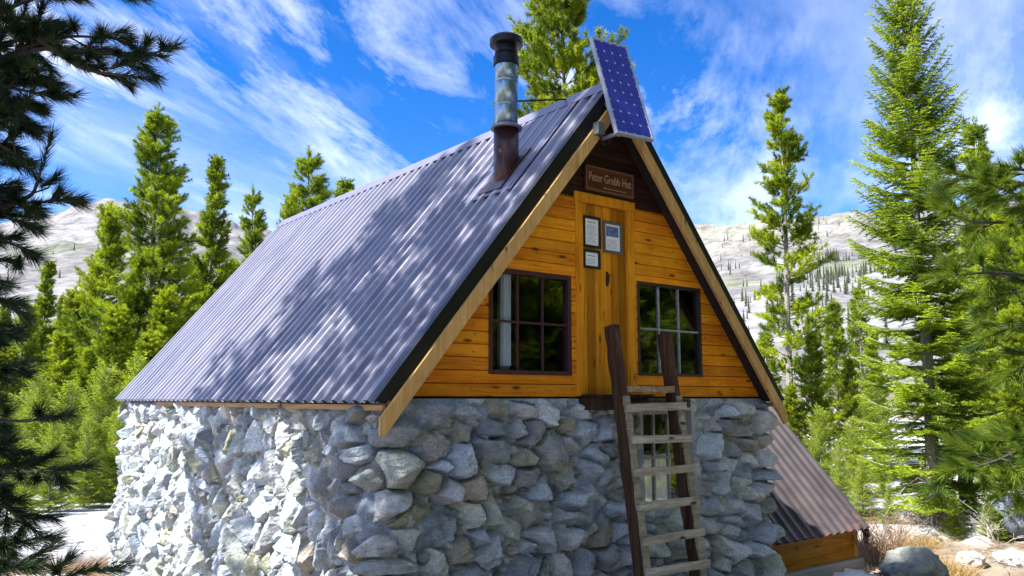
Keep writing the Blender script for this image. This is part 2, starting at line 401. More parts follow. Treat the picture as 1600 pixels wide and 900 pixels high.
# ================================================================== THE HUT
XC, ZR, HW, EZ = 5.85, 3.28, 2.712, -.04
YB, YE = 5.75, 14.5
SL = (ZR-EZ)/HW
hut = empty('mountain_hut', (XC, 6.0, -2.3), 'steep roofed mountain hut of rubble stone and orange pine boards with a ribbed metal roof', 'hut')
sdir = {s: nrm(V3(-s*HW, 0, ZR-EZ)) for s in (-1, 1)}        # up the slope
snor = {s: nrm(V3(s*(ZR-EZ), 0, HW)) for s in (-1, 1)}
SLEN = math.hypot(HW, ZR-EZ)
def on_roof(s, y, t, h=0):                                  # t metres up from the eave
    return V3(XC+s*HW, y, EZ)+sdir[s]*t+snor[s]*h
def ribbed(mb, s, y0, y1, t0, t1, pitch=.2, hgt=.038, nseg=6):
    ys, hs_ = [], []
    n = int(round((y1-y0)/pitch)); p = (y1-y0)/n
    for i in range(n):
        for q, h in ((0, 0), (.22, 0), (.25, .012), (.30, .012), (.33, 0), (.52, 0), (.62, 1), (.90, 1)):
            ys.append(y0+(i+q)*p); hs_.append(h if h in (0, 1) else .2)
    ys.append(y1); hs_.append(0)
    ys = np.array(ys); hs_ = np.array(hs_)*hgt
    ts = np.linspace(t0, t1, nseg+1)
    wob = (vnoise(ys[:, None]*3, ts[None]*1.5+s, 5)-.5)*.006
    e = V3(XC+s*HW, 0, EZ)
    V = e+ys[:, None, None]*V3(0, 1, 0)+ts[None, :, None]*sdir[s]+(hs_[:, None]+wob)[..., None]*snor[s]
    m = nseg+1
    i, j = np.meshgrid(np.arange(len(ys)-1), np.arange(nseg), indexing='ij')
    F = np.stack([i*m+j, i*m+j+1, (i+1)*m+j+1, (i+1)*m+j], -1).reshape(-1, 4)
    if s < 0: F = F[:, ::-1]
    mb.arr(V.reshape(-1, 3), F, V3(1, 1, 1))
    return ys
mb = MB(); ribbed(mb, -1, YB, YE, 0, SLEN-.02); ribbed(mb, 1, YB, YE, 0, SLEN-.02)
roof = mb.build('roof', M['roof'], hut)
# decking under the metal (dark soffit)
mb = MB()
for s in (-1, 1):
    a = [on_roof(s, YB+.03, .03, -.01), on_roof(s, YB+.03, SLEN-.0, -.01), on_roof(s, YB+.03, SLEN-.05, -.075), on_roof(s, YB+.03, .06, -.075)]
    mb.prism(a, (0, YE-YB-.06, 0))
mb.build('decking', M['deck'], roof)
mb = MB(); nl_ = 22; pl_ = (YE-YB)/int(round((YE-YB)/.2))
for k in range(int(round((YE-YB)/.2))):                  # fallen needles caught between the ribs
    for _ in range(3):
        tt = random.uniform(.05, SLEN-.4); yy_ = YB+(k+random.uniform(.02, .45))*pl_; p_ = on_roof(-1, yy_, tt, .004); d_ = sdir[-1]*random.uniform(.02, .07)+V3(0, random.uniform(-.02, .02), 0)
        mb.raw([p_, p_+d_, p_+d_*.5+V3(0, .008, 0)+snor[-1]*.004], [(0, 1, 2)])
mb.build('needle_litter', M['twig'], roof)['kind'] = 'stuff'
mb = MB()
for s in (-1, 1):
    a = [on_roof(s, YB-.012, SLEN-.19, .034), on_roof(s, YB-.012, SLEN+.01, .034), on_roof(s, YB-.012, SLEN+.01, .040), on_roof(s, YB-.012, SLEN-.19, .040)]
    mb.prism(a, (0, YE-YB+.03, 0))
mb.build('ridge_cap', M['cap'], roof)
# screws of the metal sheets
mb = MB(); nrib = int(round((YE-YB)/.2)); pr = (YE-YB)/nrib
for tt in (.12, 1.1, 2.1, 3.1, 4.0):
    for i in range(nrib):
        p = on_roof(-1, YB+(i+.18)*pr, tt, .003); d1 = V3(0, .008, 0); d2 = sdir[-1]*.008; nn = snor[-1]*.007
        mb.hexa([p-d1-d2, p+d1-d2, p+d1+d2, p-d1+d2, p-d1-d2+nn, p+d1-d2+nn, p+d1+d2+nn, p-d1+d2+nn])
mb.build('roofing_screws', M['blackmetal'], roof)['kind'] = 'stuff'
# rake trim (black metal) and wooden barge boards
for s in (-1, 1):
    mb = MB()
    a = [on_roof(s, YB-.006, -.01, .030), on_roof(s, YB-.006, SLEN+.012, .030), on_roof(s, YB-.006, SLEN-.10, -.115), on_roof(s, YB-.006, .12, -.115)]
    a = [V3(p[0], YB-.006, p[2]) for p in a]
    a[2][0] = a[1][0] = XC; a[2][2] = a[1][2]-.145/HW*SLEN; 
    mb.prism(a, (0, .012, 0)); 
    b = [on_roof(s, 0, -.01, .031), on_roof(s, 0, SLEN, .031), on_roof(s, 0, SLEN, .036), on_roof(s, 0, -.01, .036)]
    mb.prism([V3(p[0], YB-.008, p[2]) for p in b], (0, .07, 0))
    mb.build('rake_trim', M['trim'], roof)
    mb = MB()
    plumb = .185; top0 = .150                               # below the roof edge, measured straight down
    zx = lambda x: ZR-abs(x-XC)*SL
    xo = XC+s*(HW-.005); xi = XC
    zt = lambda x: zx(x)+.0-.155
    lo_b = zt(xo)+.10
    P = [(xo, zt(xo)+.095), (xi, zt(xi)+.02), (xi, zt(xi)-plumb), (xo-s*.0, zt(xo)-.035)]
    P = [(xo, zt(xo)+.035), (xi, zt(xi)+.0), (xi, zt(xi)-plumb), (xo-s*.035, zt(xo-s*.035)-plumb+.03), (xo, zt(xo)-.105)]
    mb.prism([V3(x, YB-.05, z) for x, z in P], (0, .040, 0), .95 if s < 0 else .82)
    mb.build('barge_board', M['barge'], hut, bevel=.004)
# eave fascia (left) and right one
for s in (-1, 1):
    mb = MB(); x0 = XC+s*(HW-.045)
    mb.box((min(x0, x0-s*.03), YB+.01, -.100), (max(x0, x0-s*.03), YE-2.2 if s < 0 else YE, -.052)); mb.build('fascia', M['fascia'], hut, bevel=.003)

# ---- gable wall boards
OPEN = [(4.38, 5.39, .215, 1.205), (6.335, 7.375, .235, 1.24), (5.455, 6.30, .02, 2.075)]      # two windows and the doorway
GY = 6.0
def half(z): return max(0, (ZR-.095-z)/SL)
def boards(name, mat, z0, z1, bh, seedv, tint, parent, y=GY, xl=None, xr=None, opens=OPEN, skip=None):
    rg = random.Random(seedv); mb = MB(); z = z0
    while z < z1-1e-4:
        zt_ = min(z+bh, z1)
        cuts = sorted({z, zt_}|{o for op in opens for o in op[2:] if z < o < zt_})
        t_ = tint(rg)
        xj = rg.uniform(XC-1.6, XC+1.6)
        for a, b in zip(cuts[:-1], cuts[1:]):
            m = (a+b)/2
            L = (XC-half(a)) if xl is None else xl; Rr = (XC+half(a)) if xr is None else xr
            seg = [(L, Rr)]
            for (o0, o1, p0, p1) in opens:
                if p0 < m < p1:
                    ns = []
                    for q0, q1 in seg:
                        if o1 <= q0 or o0 >= q1: ns.append((q0, q1)); continue
                        if q0 < o0: ns.append((q0, o0))
                        if q1 > o1: ns.append((o1, q1))
                    seg = ns
            seg = [k for q0, q1 in seg for k in ([(q0, xj-.0015), (xj+.0015, q1)] if q0+.25 < xj < q1-.25 else [(q0, q1)])]
            for si, (q0, q1) in enumerate(seg):
                if q1-q0 < .02: continue
                bot = .0025 if a == z else 0; tp = .0025 if b == zt_ else 0
                prof = [(y+.004, a+bot), (y-.020, a+bot), (y-.026, a+bot+(.004 if bot else 0)), (y-.027, m), (y-.0255, b-tp-(.006 if tp else 0)), (y-.019, b-tp), (y+.004, b-tp)]
                sl_l = xl is None and abs(q0-L) < 1e-6; sl_r = xr is None and abs(q1-Rr) < 1e-6
                n = len(prof)
                A = [(max(q0, XC-half(pz)) if sl_l else q0, py, pz) for py, pz in prof]
                B = [(min(q1, XC+half(pz)) if sl_r else q1, py, pz) for py, pz in prof]
                ct = np.asarray(t_)*(1+.06*math.sin(37*q0+si))
                mb.raw(A+B, [tuple(range(n)), tuple(range(2*n-1, n-1, -1))]+[(i, n+i, n+(i+1) % n, (i+1) % n) for i in range(n)], ct)
        z = zt_
    return mb.build(name, mat, parent)
def tint_or(rg):
    k = rg.uniform(.62, 1.1); return (k, k*rg.uniform(.84, 1.02), k*rg.uniform(.7, 1.0))
boards('gable_boards', M['siding'], .012, 2.03, .118, 3, tint_or, hut)
boards('upper_gable', M['darkboard'], 2.03, 3.17, .118, 5, lambda rg: (rg.uniform(.7, 1.2),)*3, hut)
mb = MB(); rg = random.Random(31)
for i in range(17):
    zc = .012+.118*i+.06
    for xb in (3.75, 4.2, 4.95, 5.41, 6.33, 6.95, 7.45, 7.9):
        if abs(xb-XC) > half(zc+.06)-.08: continue
        for (o0, o1, p0, p1) in OPEN:
            if o0-.02 < xb < o1+.02 and p0-.03 < zc < p1+.03: break
        else:
            x = xb+rg.uniform(-.03, .03); z = zc+rg.uniform(-.025, .025); mb.box((x-.005, GY-.030, z-.005), (x+.005, GY-.0262, z+.005))
mb.build('nail_heads', M['iron'], hut)['kind'] = 'stuff'
# wall core behind the boards (dark), with the openings
mb = MB()
def core(y0, y1):
    zs = sorted({0.0, 3.1}|{o for op in OPEN for o in op[2:]})
    for a, b in zip(zs[:-1], zs[1:]):
        m = (a+b)/2; xs = [(None, None)]
        cutl = sorted([(o0, o1) for o0, o1, p0, p1 in OPEN if p0 < m < p1])
        edges = [None]+[e for o in cutl for e in o]+[None]
        for k in range(0, len(edges), 2):
            l0, r0 = edges[k], edges[k+1]
            def X(z, e, sg): return e if e is not None else XC+sg*max(half(z)-.03, .01)
            P = [(X(a, l0, -1), y0, a), (X(a, r0, 1), y0, a), (X(b, r0, 1), y0, b), (X(b, l0, -1), y0, b)]
            mb.prism(P, (0, y1-y0, 0))
core(GY+.005, GY+.09)
mb.build('wall_core', M['deck'], hut)
# attic floor, back gable and inner surfaces so the window shows a real room
mb = MB()
mb.box((XC-2.55, GY+.1, -.12), (XC+2.55, YE-.3, .0)); mb.prism([(XC-2.5, YE-.32, 0), (XC+2.5, YE-.32, 0), (XC, YE-.32, 3.08)], (0, .1, 0))
mb.build('attic_floor', M['room'], hut)
mb = MB(); mb.tube([(4.70, 6.17, .02), (4.70, 6.17, 1.75)], .060, 16); mb.build('stove_pipe', M['stovepipe'], hut, smooth=True)
xs = np.linspace(4.605, 4.725, 30); yy = 6.075+.016*np.sin(xs*160); n_ = len(xs)
mb = MB(); mb.raw(np.concatenate([np.stack([xs, yy, 0*xs+1.17], -1), np.stack([xs, yy, 0*xs+.30], -1)]), [(k, k+1, n_+k+1, n_+k) for k in range(n_-1)]); mb.build('curtain', M['cloth'], hut, smooth=True)

# ---- windows
def window(x0, x1, z0, z1, y, fm, cols, rows, parent, fw=.045, mw=.022, name='window', pane_in=.035, rail_bias=None, mm=None, gm=None):
    f = MB()
    f.box((x0, y-.035, z0), (x0+fw, y+.05, z1)); f.box((x1-fw, y-.035, z0), (x1, y+.05, z1))
    f.box((x0+fw, y-.033, z1-fw), (x1-fw, y+.05, z1)); f.box((x0+fw, y-.040, z0), (x1-fw, y+.05, z0+fw*.9))
    fo = f.build(name, fm, parent, bevel=.003)
    m = MB(); a, b, c, d = x0+fw, x1-fw, z0+fw*.9, z1-fw
    for i in range(1, cols):
        xx = a+(b-a)*i/cols; m.box((xx-mw/2, y-.012, c), (xx+mw/2, y+.022, d))
    for j in range(1, rows):
        zz_ = c+(d-c)*j/rows if rail_bias is None else c+(d-c)*rail_bias
        xs = [a]+[a+(b-a)*i/cols for i in range(1, cols)]+[b]
        for k in range(cols): m.box((xs[k]+(mw/2 if k else 0), y-.014, zz_-mw/2), (xs[k+1]-(mw/2 if k < cols-1 else 0), y+.020, zz_+mw/2))
    m.build('glazing_bars', mm or fm, fo, bevel=.002)
    g = MB(); g.box((a-.005, y+.004, c-.005), (b+.005, y+.008, d+.005)); g.build('pane', gm or M['glass'], fo)
    return fo
w1 = window(4.38, 5.39, .215, 1.205, GY, M['maroon'], 3, 2, hut, rail_bias=.5)
w1['label'] = 'dark window with maroon frame and glazing bars'
w2 = window(6.335, 7.375, .235, 1.24, GY, M['darkframe'], 3, 2, hut, fw=.034, rail_bias=.5, mm=M['oldpaint'])
w2['label'] = 'dark window with flaking grey white glazing bars'
# ---- door
mb = MB()
mb.box((5.455, GY-.040, .02), (5.555, GY+.06, 1.985)); mb.box((6.20, GY-.040, .02), (6.30, GY+.06, 1.985)); mb.box((5.44, GY-.046, 1.985), (6.315, GY+.06, 2.085))
mb.build('door_frame', M['doorwood'], hut, bevel=.005)
mb = MB(); rg = random.Random(4); x = 5.557
for k, wd in enumerate((.075, .125, .115, .11, .105, .113)):
    tn = (1.0, .52, .95, 1.02, .62, .42)[k]
    mb.box((x+.002, GY-.002, .035), (min(x+wd, 6.198)-.002, GY+.04, 1.98), (tn, tn*.98, tn*.9)); x += wd
door = mb.build('door', M['doorwood'], hut, bevel=.004)
mb = MB()
mb.tube([(5.915, GY-.022, 1.27), (5.915, GY-.026, 1.18)], .011, 8); mb.tube([(5.90, GY+.0, 1.19), (5.91, GY-.03, 1.19), (5.935, GY-.03, 1.27), (5.935, GY+.0, 1.27)], .006, 8)
mb.box((5.90, GY-.010, 1.15), (5.932, GY-.001, 1.30))
mb.build('door_latch', M['iron'], door)
mb = MB(); mb.box((5.46, GY-.26, -.115), (6.22, GY+.01, .0), .55); mb.box((5.50, GY-.27, .0), (6.30, GY-.02, .035), .5); mb.build('door_step', M['oldwood'], hut, bevel=.006)

# ---- stone base
def stones(P, S, Z, size, asp, Hs, seed, mw, steep, ms):
    """jittered cells; returns (height, id-hash colour seed) on the sheet"""
    a, b = size*asp, size
    wx = S+(fbm(S*7, Z*7, 4, seed+1)-.5)*size*.22; wz = Z+(fbm(S*7+9, Z*7, 4, seed+2)-.5)*size*.22
    gx = np.floor(wx/a); gzz = np.floor(wz/b)
    f1 = np.full(S.shape, 1e9); f2 = f1.copy(); sx = np.zeros_like(S); sz = np.zeros_like(S); hid = np.zeros_like(S); hid2 = np.zeros_like(S)
    for dx in (-1, 0, 1):
        for dz in (-1, 0, 1):
            cx = gx+dx; cz = gzz+dz
            off = (np.mod(cz, 2))*.5
            px = (cx+off*.6+.5+(_h(cx, cz, seed)-.5)*.85)*a; pz = (cz+.5+(_h(cx, cz, seed+3)-.5)*.85)*b
            wgt = (.72+.6*_h(cx, cz, seed+4))
            ang = _h(cx, cz, seed+8)*3.14
            ux = (wx-px)/asp; uz = wz-pz; ca, sa = np.cos(ang), np.sin(ang); q = .72+.5*_h(cx, cz, seed+9)
            rx = (ux*ca+uz*sa)*q; rz = (-ux*sa+uz*ca)/q
            d = np.sqrt(rx**2+rz**2)/wgt
            closer = d < f1
            f2 = np.where(closer, f1, np.minimum(f2, d)); f1 = np.where(closer, d, f1)
            sx = np.where(closer, px, sx); sz = np.where(closer, pz, sz)
            hid = np.where(closer, cx, hid); hid2 = np.where(closer, cz, hid2)
    e = (f2-f1)*.5
    q0 = wx-sx; q1 = wz-sz
    H = Hs[0]+(Hs[1]-Hs[0])*_h(hid, hid2, seed+20)**1.2
    h = H+((_h(hid, hid2, seed+21)-.5)*q0*1.5+(_h(hid, hid2, seed+22)-.72)*q1*1.5)*ms
    for k in range(3):
        th = (k+_h(hid, hid2, seed+30+k)*1.3)*2.094; o = size*(.0+.34*_h(hid, hid2, seed+40+k)); m = (.5+2.2*_h(hid, hid2, seed+50+k))*ms
        h = np.minimum(h, H-m*(q0*np.cos(th)+q1*np.sin(th)-o))
    side = (e-mw*(.4+1.2*_h(hid, hid2, seed+60)))*steep
    h = np.minimum(h, side)
    return h, hid, hid2
def stone_wall():
    pitch = .0115
    yb, xl, xr, yf = YE-.02, 3.30, 8.50, 5.97; rad = .24
    path = []; 
    y = yb
    def seg(p, q):
        n = max(2, int(np.linalg.norm(np.array(q)-p)/pitch)); return [np.array(p)+(np.array(q)-p)*k/n for k in range(n)]
    pts = []; nor = []; zone = []
    for p in seg((xl, yb), (xl, yf+rad)): pts.append(p); nor.append((-1, 0)); 
    n = int(rad*1.57/pitch)
    for k in range(n):
        th = k/n*math.pi/2; pts.append(np.array((xl+rad-rad*math.cos(th), yf+rad-rad*math.sin(th)))); nor.append((-math.cos(th), -math.sin(th)))
    for p in seg((xl+rad, yf), (xr-rad, yf)): pts.append(p); nor.append((0, -1))
    for k in range(n):
        th = k/n*math.pi/2; pts.append(np.array((xr-rad+rad*math.sin(th), yf+rad-rad*math.cos(th)))); nor.append((math.sin(th), -math.cos(th)))
    for p in seg((xr, yf+rad), (xr, yf+3.0)): pts.append(p); nor.append((1, 0))
    pts = np.array(pts); nor = np.array(nor)
    s = np.concatenate([[0], np.cumsum(np.linalg.norm(np.diff(pts, axis=0), axis=1))])
    zs = np.arange(-2.95, -.004, pitch)
    S, Z = np.meshgrid(s, zs, indexing='ij')
    s1 = yb-yf-rad                                           # where the left wall ends
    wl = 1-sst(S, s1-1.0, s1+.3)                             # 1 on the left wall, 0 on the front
    hA, ia, ja = stones(None, S, Z, .300, .88, (.06, .14), 100, .002, 7.0, .75)
    hB, ib, jb = stones(None, S, Z, .205, 1.50, (.09, .27), 200, .002, 9.0, .85)
    hC, ic, jc = stones(None, S+3.3, Z+1.7, .110, 1.35, (.02, .125), 300, .002, 7.0, .8)
    h = hA*wl+hB*(1-wl); pick = (wl > .25+.5*vnoise(S*2.5, Z*2.5, 44))
    h = np.where(pick, hA-.02*(1-wl), hB-.05*wl)
    hid = np.where(pick, ia+1000, ib); hjd = np.where(pick, ja, jb)
    hC = hC-.03*(1-wl)-.035*wl; useC = hC > h; h = np.maximum(h, hC); hid = np.where(useC, ic+5000, hid); hjd = np.where(useC, jc, hjd)
    mo_ = fbm(S*1.9, Z*1.9, 4, 9); mort = wl*(.0+.06*(mo_-.5))+(1-wl)*(-.070+.65*np.maximum(0, mo_-.452))+.02*(fbm(S*11, Z*11, 3, 19)-.5)
    kk = .006+.006*(1-wl)
    d = np.clip(.5+.5*(h-mort)/kk, 0, 1); hh = mort*(1-d)+h*d+kk*d*(1-d)
    hh = hh+((fbm(S*15, Z*23, 5, 77)-.5)*(.012+.040*(1-wl))+(.08-np.abs(fbm(S*11, Z*15, 4, 79)-.5))*.055+(fbm(S*48, Z*48, 3, 78)-.5)*.010)*(.3+.7*d)
    fade = sst(-Z, .0, .09); hh = hh*(.35+.65*fade)
    # window niche on the front wall
    fx = pts[:, 0][:, None]+0*Z; onf = (np.abs(nor[:, 1]) > .99)[:, None]
    wx0, wx1, wz0, wz1 = 6.36, 7.14, -1.13, -.13
    dxw = np.maximum(np.maximum(wx0-fx, fx-wx1), 0); dzw = np.maximum(np.maximum(wz0-Z, Z-wz1), 0); dw = np.hypot(dxw, dzw)
    nearw = np.where(onf, sst(dw, .02, .22), 1)
    hh = hh*nearw+.012*(1-nearw)
    out = .05*np.clip(-Z/2.3, 0, 1.3)+.0
    out = out+.12*sst(-Z, 1.7, 2.6)*sst(S, s1+2.5, s1+5.6)
    P = pts[:, None, :]+nor[:, None, :]*(hh+out)[..., None]
    V = np.concatenate([P, Z[..., None]], -1)
    # colour
    st = np.clip((d-.35)*2.2, 0, 1)
    r1 = _h(hid, hjd, 401); r2 = _h(hid, hjd, 402); r3 = _h(hid, hjd, 403)
    g = (.26+.36*r1)*(1+.22*wl)  # left wall stones made paler: its sunlit brightness is put into the colour
    base = np.stack([g*1.0, g*1.0, g*1.0], -1)
    cool = V3(.86, .98, 1.10); warm = V3(.95, 1.0, 1.03)
    base = base*(cool*(r2 < .5)[..., None]+warm*((r2 >= .5) & (r2 < .86))[..., None]*1.0+V3(.95, 1.03, .95)*(r2 >= .86)[..., None])
    tan = (r3 > .985)[..., None]; base = np.where(tan, V3(.37, .335, .285)*(.8+.5*r1[..., None]), base)
    pink = ((r3 > .975) & (r3 <= .985))[..., None]; base = np.where(pink, V3(.38, .355, .35), base)
    gr = ((r3 < .04))[..., None]; base = np.where(gr, V3(.33, .34, .25), base)
    lich = (sst(fbm(S*7, Z*7, 4, 55), .60, .70)*.5)[..., None]; base = base*(1-lich)+V3(.33, .33, .20)*lich
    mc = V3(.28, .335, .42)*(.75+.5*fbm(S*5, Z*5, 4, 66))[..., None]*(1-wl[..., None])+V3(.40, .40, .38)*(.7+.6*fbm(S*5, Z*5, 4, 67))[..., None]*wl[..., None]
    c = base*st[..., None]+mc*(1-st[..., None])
    ns, nz = S.shape
    i, j = np.meshgrid(np.arange(ns-1), np.arange(nz-1), indexing='ij')
    F = np.stack([i*nz+j, (i+1)*nz+j, (i+1)*nz+j+1, i*nz+j+1], -1)
    cx = fx[:-1, :-1]; cz = Z[:-1, :-1]
    keep = ~(onf[:-1] & (cx > wx0) & (cx < wx1) & (cz > wz0) & (cz < wz1))
    F = F[keep]
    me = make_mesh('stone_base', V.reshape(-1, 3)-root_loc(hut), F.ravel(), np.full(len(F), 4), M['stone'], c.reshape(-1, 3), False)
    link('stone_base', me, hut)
    # flat top of the wall and the plastered window reveal
    mb = MB(); g = .42
    mb.box((3.26, 5.985, -.30), (6.30, 6.3, -.004), g); mb.box((7.20, 5.985, -.30), (8.5, 6.3, -.004), g); mb.box((6.30, 5.985, -.05), (7.20, 6.3, -.004), g); mb.box((3.28, 6.3, -.30), (3.6, 14.45, -.004), g); mb.box((8.2, 6.3, -.3), (8.5, 14.4, -.004), g)
    y0, y1 = 5.95, 6.12
    mb.hexa([(wx0-.05, y0, wz0-.02), (wx0+.004, y0, wz0-.02), (wx0+.012, y1, wz0), (wx0-.05, y1, wz0), (wx0-.05, y0, wz1+.02), (wx0+.004, y0, wz1+.02), (wx0+.012, y1, wz1), (wx0-.05, y1, wz1)], g)
    mb.hexa([(wx1-.004, y0, wz0-.02), (wx1+.05, y0, wz0-.02), (wx1+.05, y1, wz0), (wx1-.012, y1, wz0), (wx1-.004, y0, wz1+.02), (wx1+.05, y0, wz1+.02), (wx1+.05, y1, wz1), (wx1-.012, y1, wz1)], g)
    mb.box((wx0-.04, y0-.01, wz0-.09), (wx1+.04, y1, wz0+.004), g*1.1); mb.box((wx0-.04, y0+.001, wz1-.004), (wx1+.04, y1, wz1+.08), g)
    mb.build('plaster_reveal', M['concrete'], hut)
    lw = window(wx0+.01, wx1-.01, wz0+.006, wz1-.004, 6.06, M['oldpaint'], 3, 2, hut, fw=.040, mw=.026, rail_bias=.5, gm=M['clearglass'])
    lw['label'] = 'small ground floor window with white curtains'
    # pleated curtain behind the lower panes
    xs = np.linspace(wx0+.06, wx1-.20, 90); yy = 6.10+.016*np.sin(xs*75)+.012*np.sin(xs*31+1)
    zt_ = -.60+.0*xs; zb_ = -1.10+.03*np.sin(xs*9)
    Vc = np.concatenate([np.stack([xs, yy, zt_], -1), np.stack([xs, yy+.02*np.sin(xs*40), zb_], -1)])
    n = len(xs); Fc = [(k, k+1, n+k+1, n+k) for k in range(n-1)]
    mb = MB(); mb.raw(Vc, Fc); mb.build('curtain', M['cloth'], lw, smooth=True)
    mb = MB(); mb.box((wx0-.4, 6.75, -2.2), (wx1+.4, 6.8, -.1)); mb.build('room_partition', M['room'], hut)
    mb = MB(); mb.beam((6.05, 5.93, -.055), (7.05, 5.93, -.055), .10, .09, (0, 1, 0), .8); mb.build('lintel', M['oldwood'], hut, bevel=.005)
stone_wall()

# ---- side wing (lower roof to the right)
AX0, AX1 = 8.35, 10.97; AYE, AZE = 6.15, -1.735; AYR, AZR = 7.72, .02
aup = nrm(V3(0, AYR-AYE, AZR-AZE)); ano = nrm(V3(0, -(AZR-AZE), AYR-AYE)); alen = math.hypot(AYR-AYE, AZR-AZE)
mb = MB()
z = -2.16
mbw = MB(); rg = random.Random(9); bz = -2.17
while bz < -1.76:
    k = rg.uniform(.75, 1.05); mbw.box((AX0, AYE+.10, bz+.002), (AX1-.14, AYE+.13, min(bz+.118, -1.755)-.002), (k, k*.96, k*.85)); bz += .118
    z = bz
# gable end boards
bz = -2.17
while bz < -.1:
    zt_ = bz+.118; y0 = AYE+.11+max(0, (bz+1.78))/(AZR-AZE)*(AYR-AYE); y1 = AYR+(AYR-AYE)-.11-max(0, bz+1.78)/(AZR-AZE)*(AYR-AYE); k = rg.uniform(.75, 1.05)
    if y1 > y0+.05: mbw.box((AX1-.09, y0+.02, bz+.002), (AX1-.06, y1, zt_-.002), (k, k*.96, k*.85))
    bz = zt_
wing = mbw.build('side_wing', M['annexwood'], hut)
ys_, hs_ = [], []
n = int(round((AX1-AX0)/.19)); p = (AX1-AX0)/n
for i in range(n):
    for q, h in ((0, 0), (.55, 0), (.63, 1), (.90, 1)): ys_.append(AX0+(i+q)*p); hs_.append(h*.046)
ys_.append(AX1); hs_.append(0)
ys_ = np.array(ys_); hs_ = np.array(hs_); ts = np.linspace(-.06, alen, 24)
Vw = V3(0, AYE, AZE)+ys_[:, None, None]*V3(1, 0, 0)+ts[None, :, None]*aup+hs_[:, None, None]*ano
i, j = np.meshgrid(np.arange(len(ys_)-1), np.arange(len(ts)-1), indexing='ij'); m_ = len(ts)
Fw = np.stack([i*m_+j, (i+1)*m_+j, (i+1)*m_+j+1, i*m_+j+1], -1).reshape(-1, 4)
rustv = np.repeat(np.broadcast_to(np.exp(-np.clip(ts, 0, 9)/.28)[None, :, None], (len(ys_), len(ts), 1)), 3, -1)
mb = MB(); mb.arr(Vw.reshape(-1, 3), Fw, rustv.reshape(-1, 3))
Vb = Vw.copy(); Vb[..., 1] = 2*AYR-Vb[..., 1]; mb.arr(Vb.reshape(-1, 3), Fw[:, ::-1], rustv.reshape(-1, 3))
wr = mb.build('wing_roof', M['wingroof'], wing)
mb = MB()
for sg in (1, -1):
    def Y(yv): return yv if sg == 1 else 2*AYR-yv
    def pt(t_, h_):
        q = V3(AX1-.03, AYE, AZE)+aup*t_+ano*h_; q[1] = Y(q[1]); return q
    mb.prism([pt(-.06, .03), pt(alen, .03), pt(alen, -.07), pt(-.06, -.07)], (.035, 0, 0))
mb.build('wing_rake_trim', M['sleeve'], wing)
mb = MB()
q0 = V3(AX0, AYE, AZE)-ano*.012
mb.prism([q0-aup*.055, q0+aup*(alen-.02), q0+aup*(alen-.02)-ano*.04, q0-aup*.03-ano*.04], (AX1-AX0-.04, 0, 0)); mb.build('wing_decking', M['deck'], wing)
mb = MB(); mb.box((AX0, AYE-.01, AZE-.055), (AX1-.04, AYE+.012, AZE-.018), 1.0); mb.build('drip_edge', M['alu'], wing)
mb = MB(); mb.box((AX1-.14, AYE+.085, -2.2), (AX1-.055, AYE+.16, -1.77)); mb.build('corner_post', M['postwood'], wing, bevel=.004)
mb = MB(); mb.tube([(AX1-.02, AYE-.0, AZE-.03), (AX1+.06, AYE+.02, AZE-.12), (AX1+.06, AYE+.04, AZE-.26)], [.055, .05, .03], 8); mb.build('gutter_end', M['blackmetal'], wing)
mb = MB(); mb.box((AX0, AYE+.02, -2.6), (AX1-.02, AYE+.2, -2.172)); mb.build('footing', M['concrete'], wing, bevel=.015)

# ---- chimney
cx_, cy_ = 5.06, 6.60
ch = MB(); zb = EZ+SL*(cx_-(XC-HW))
P0 = V3(cx_, cy_, zb)
ch.tube([P0-UP*.3, P0+UP*.50], .132, 28); cho = ch.build('chimney', M['sleeve'], hut, smooth=False)
for p_ in cho.data.polygons: p_.use_smooth = len(p_.vertices) == 4
def lathe(mbx, c, prof, n=28):
    c = np.array(c); V = []; m = len(prof)
    for r_, z_ in prof:
        for k in range(n): V.append(c+V3(r_*math.cos(k*2*math.pi/n), r_*math.sin(k*2*math.pi/n), z_))
    F = [(i*n+k, i*n+(k+1) % n, (i+1)*n+(k+1) % n, (i+1)*n+k) for i in range(m-1) for k in range(n)]
    mbx.raw(V, F)
H0 = .35
mb = MB(); lathe(mb, P0, [(.10, H0+.15), (.165, H0+.150), (.172, H0+.165), (.165, H0+.18), (.124, H0+.20)]); mb.build('collar', M['cap'], cho)
mb = MB()
for a_, b_, r_ in ((.18, .40, .122), (.40, .42, .125), (.42, .66, .1215), (.66, .69, .126), (.69, .88, .121)): lathe(mb, P0, [(r_-.006, H0+a_)]*1+[(r_, H0+a_), (r_, H0+b_)]); lathe(mb, P0, [(r_, H0+b_), (r_-.008, H0+b_)])
po = mb.build('flue_pipe', M['steel'], cho)
for p_ in po.data.polygons: p_.use_smooth = True
mb = MB(); lathe(mb, P0, [(.122, H0+0.850), (.138, H0+0.860), (.140, H0+0.950), (.128, H0+0.955), (.110, H0+0.960), (.110, H0+0.985), (.123, H0+0.990), (.123, H0+1.025), (.108, H0+1.030), (.108, H0+1.070), (.175, H0+1.080), (.180, H0+1.095), (.178, H0+1.150), (.150, H0+1.175), (.0, H0+1.195)]); mb.build('rain_cap', M['blackmetal'], cho)
mb = MB(); a = P0+V3(.10, .05, H0+.50); rp = V3(XC-.06, 6.47, ZR-.0); mb.tube([a, rp], .010, 6); mb.tube([P0+V3(.11, -.06, H0+.95), P0+V3(.14, -.02, H0+.7), P0+V3(.13, 0, H0+.3)], .005, 5); mb.build('stay_rod', M['iron'], cho)
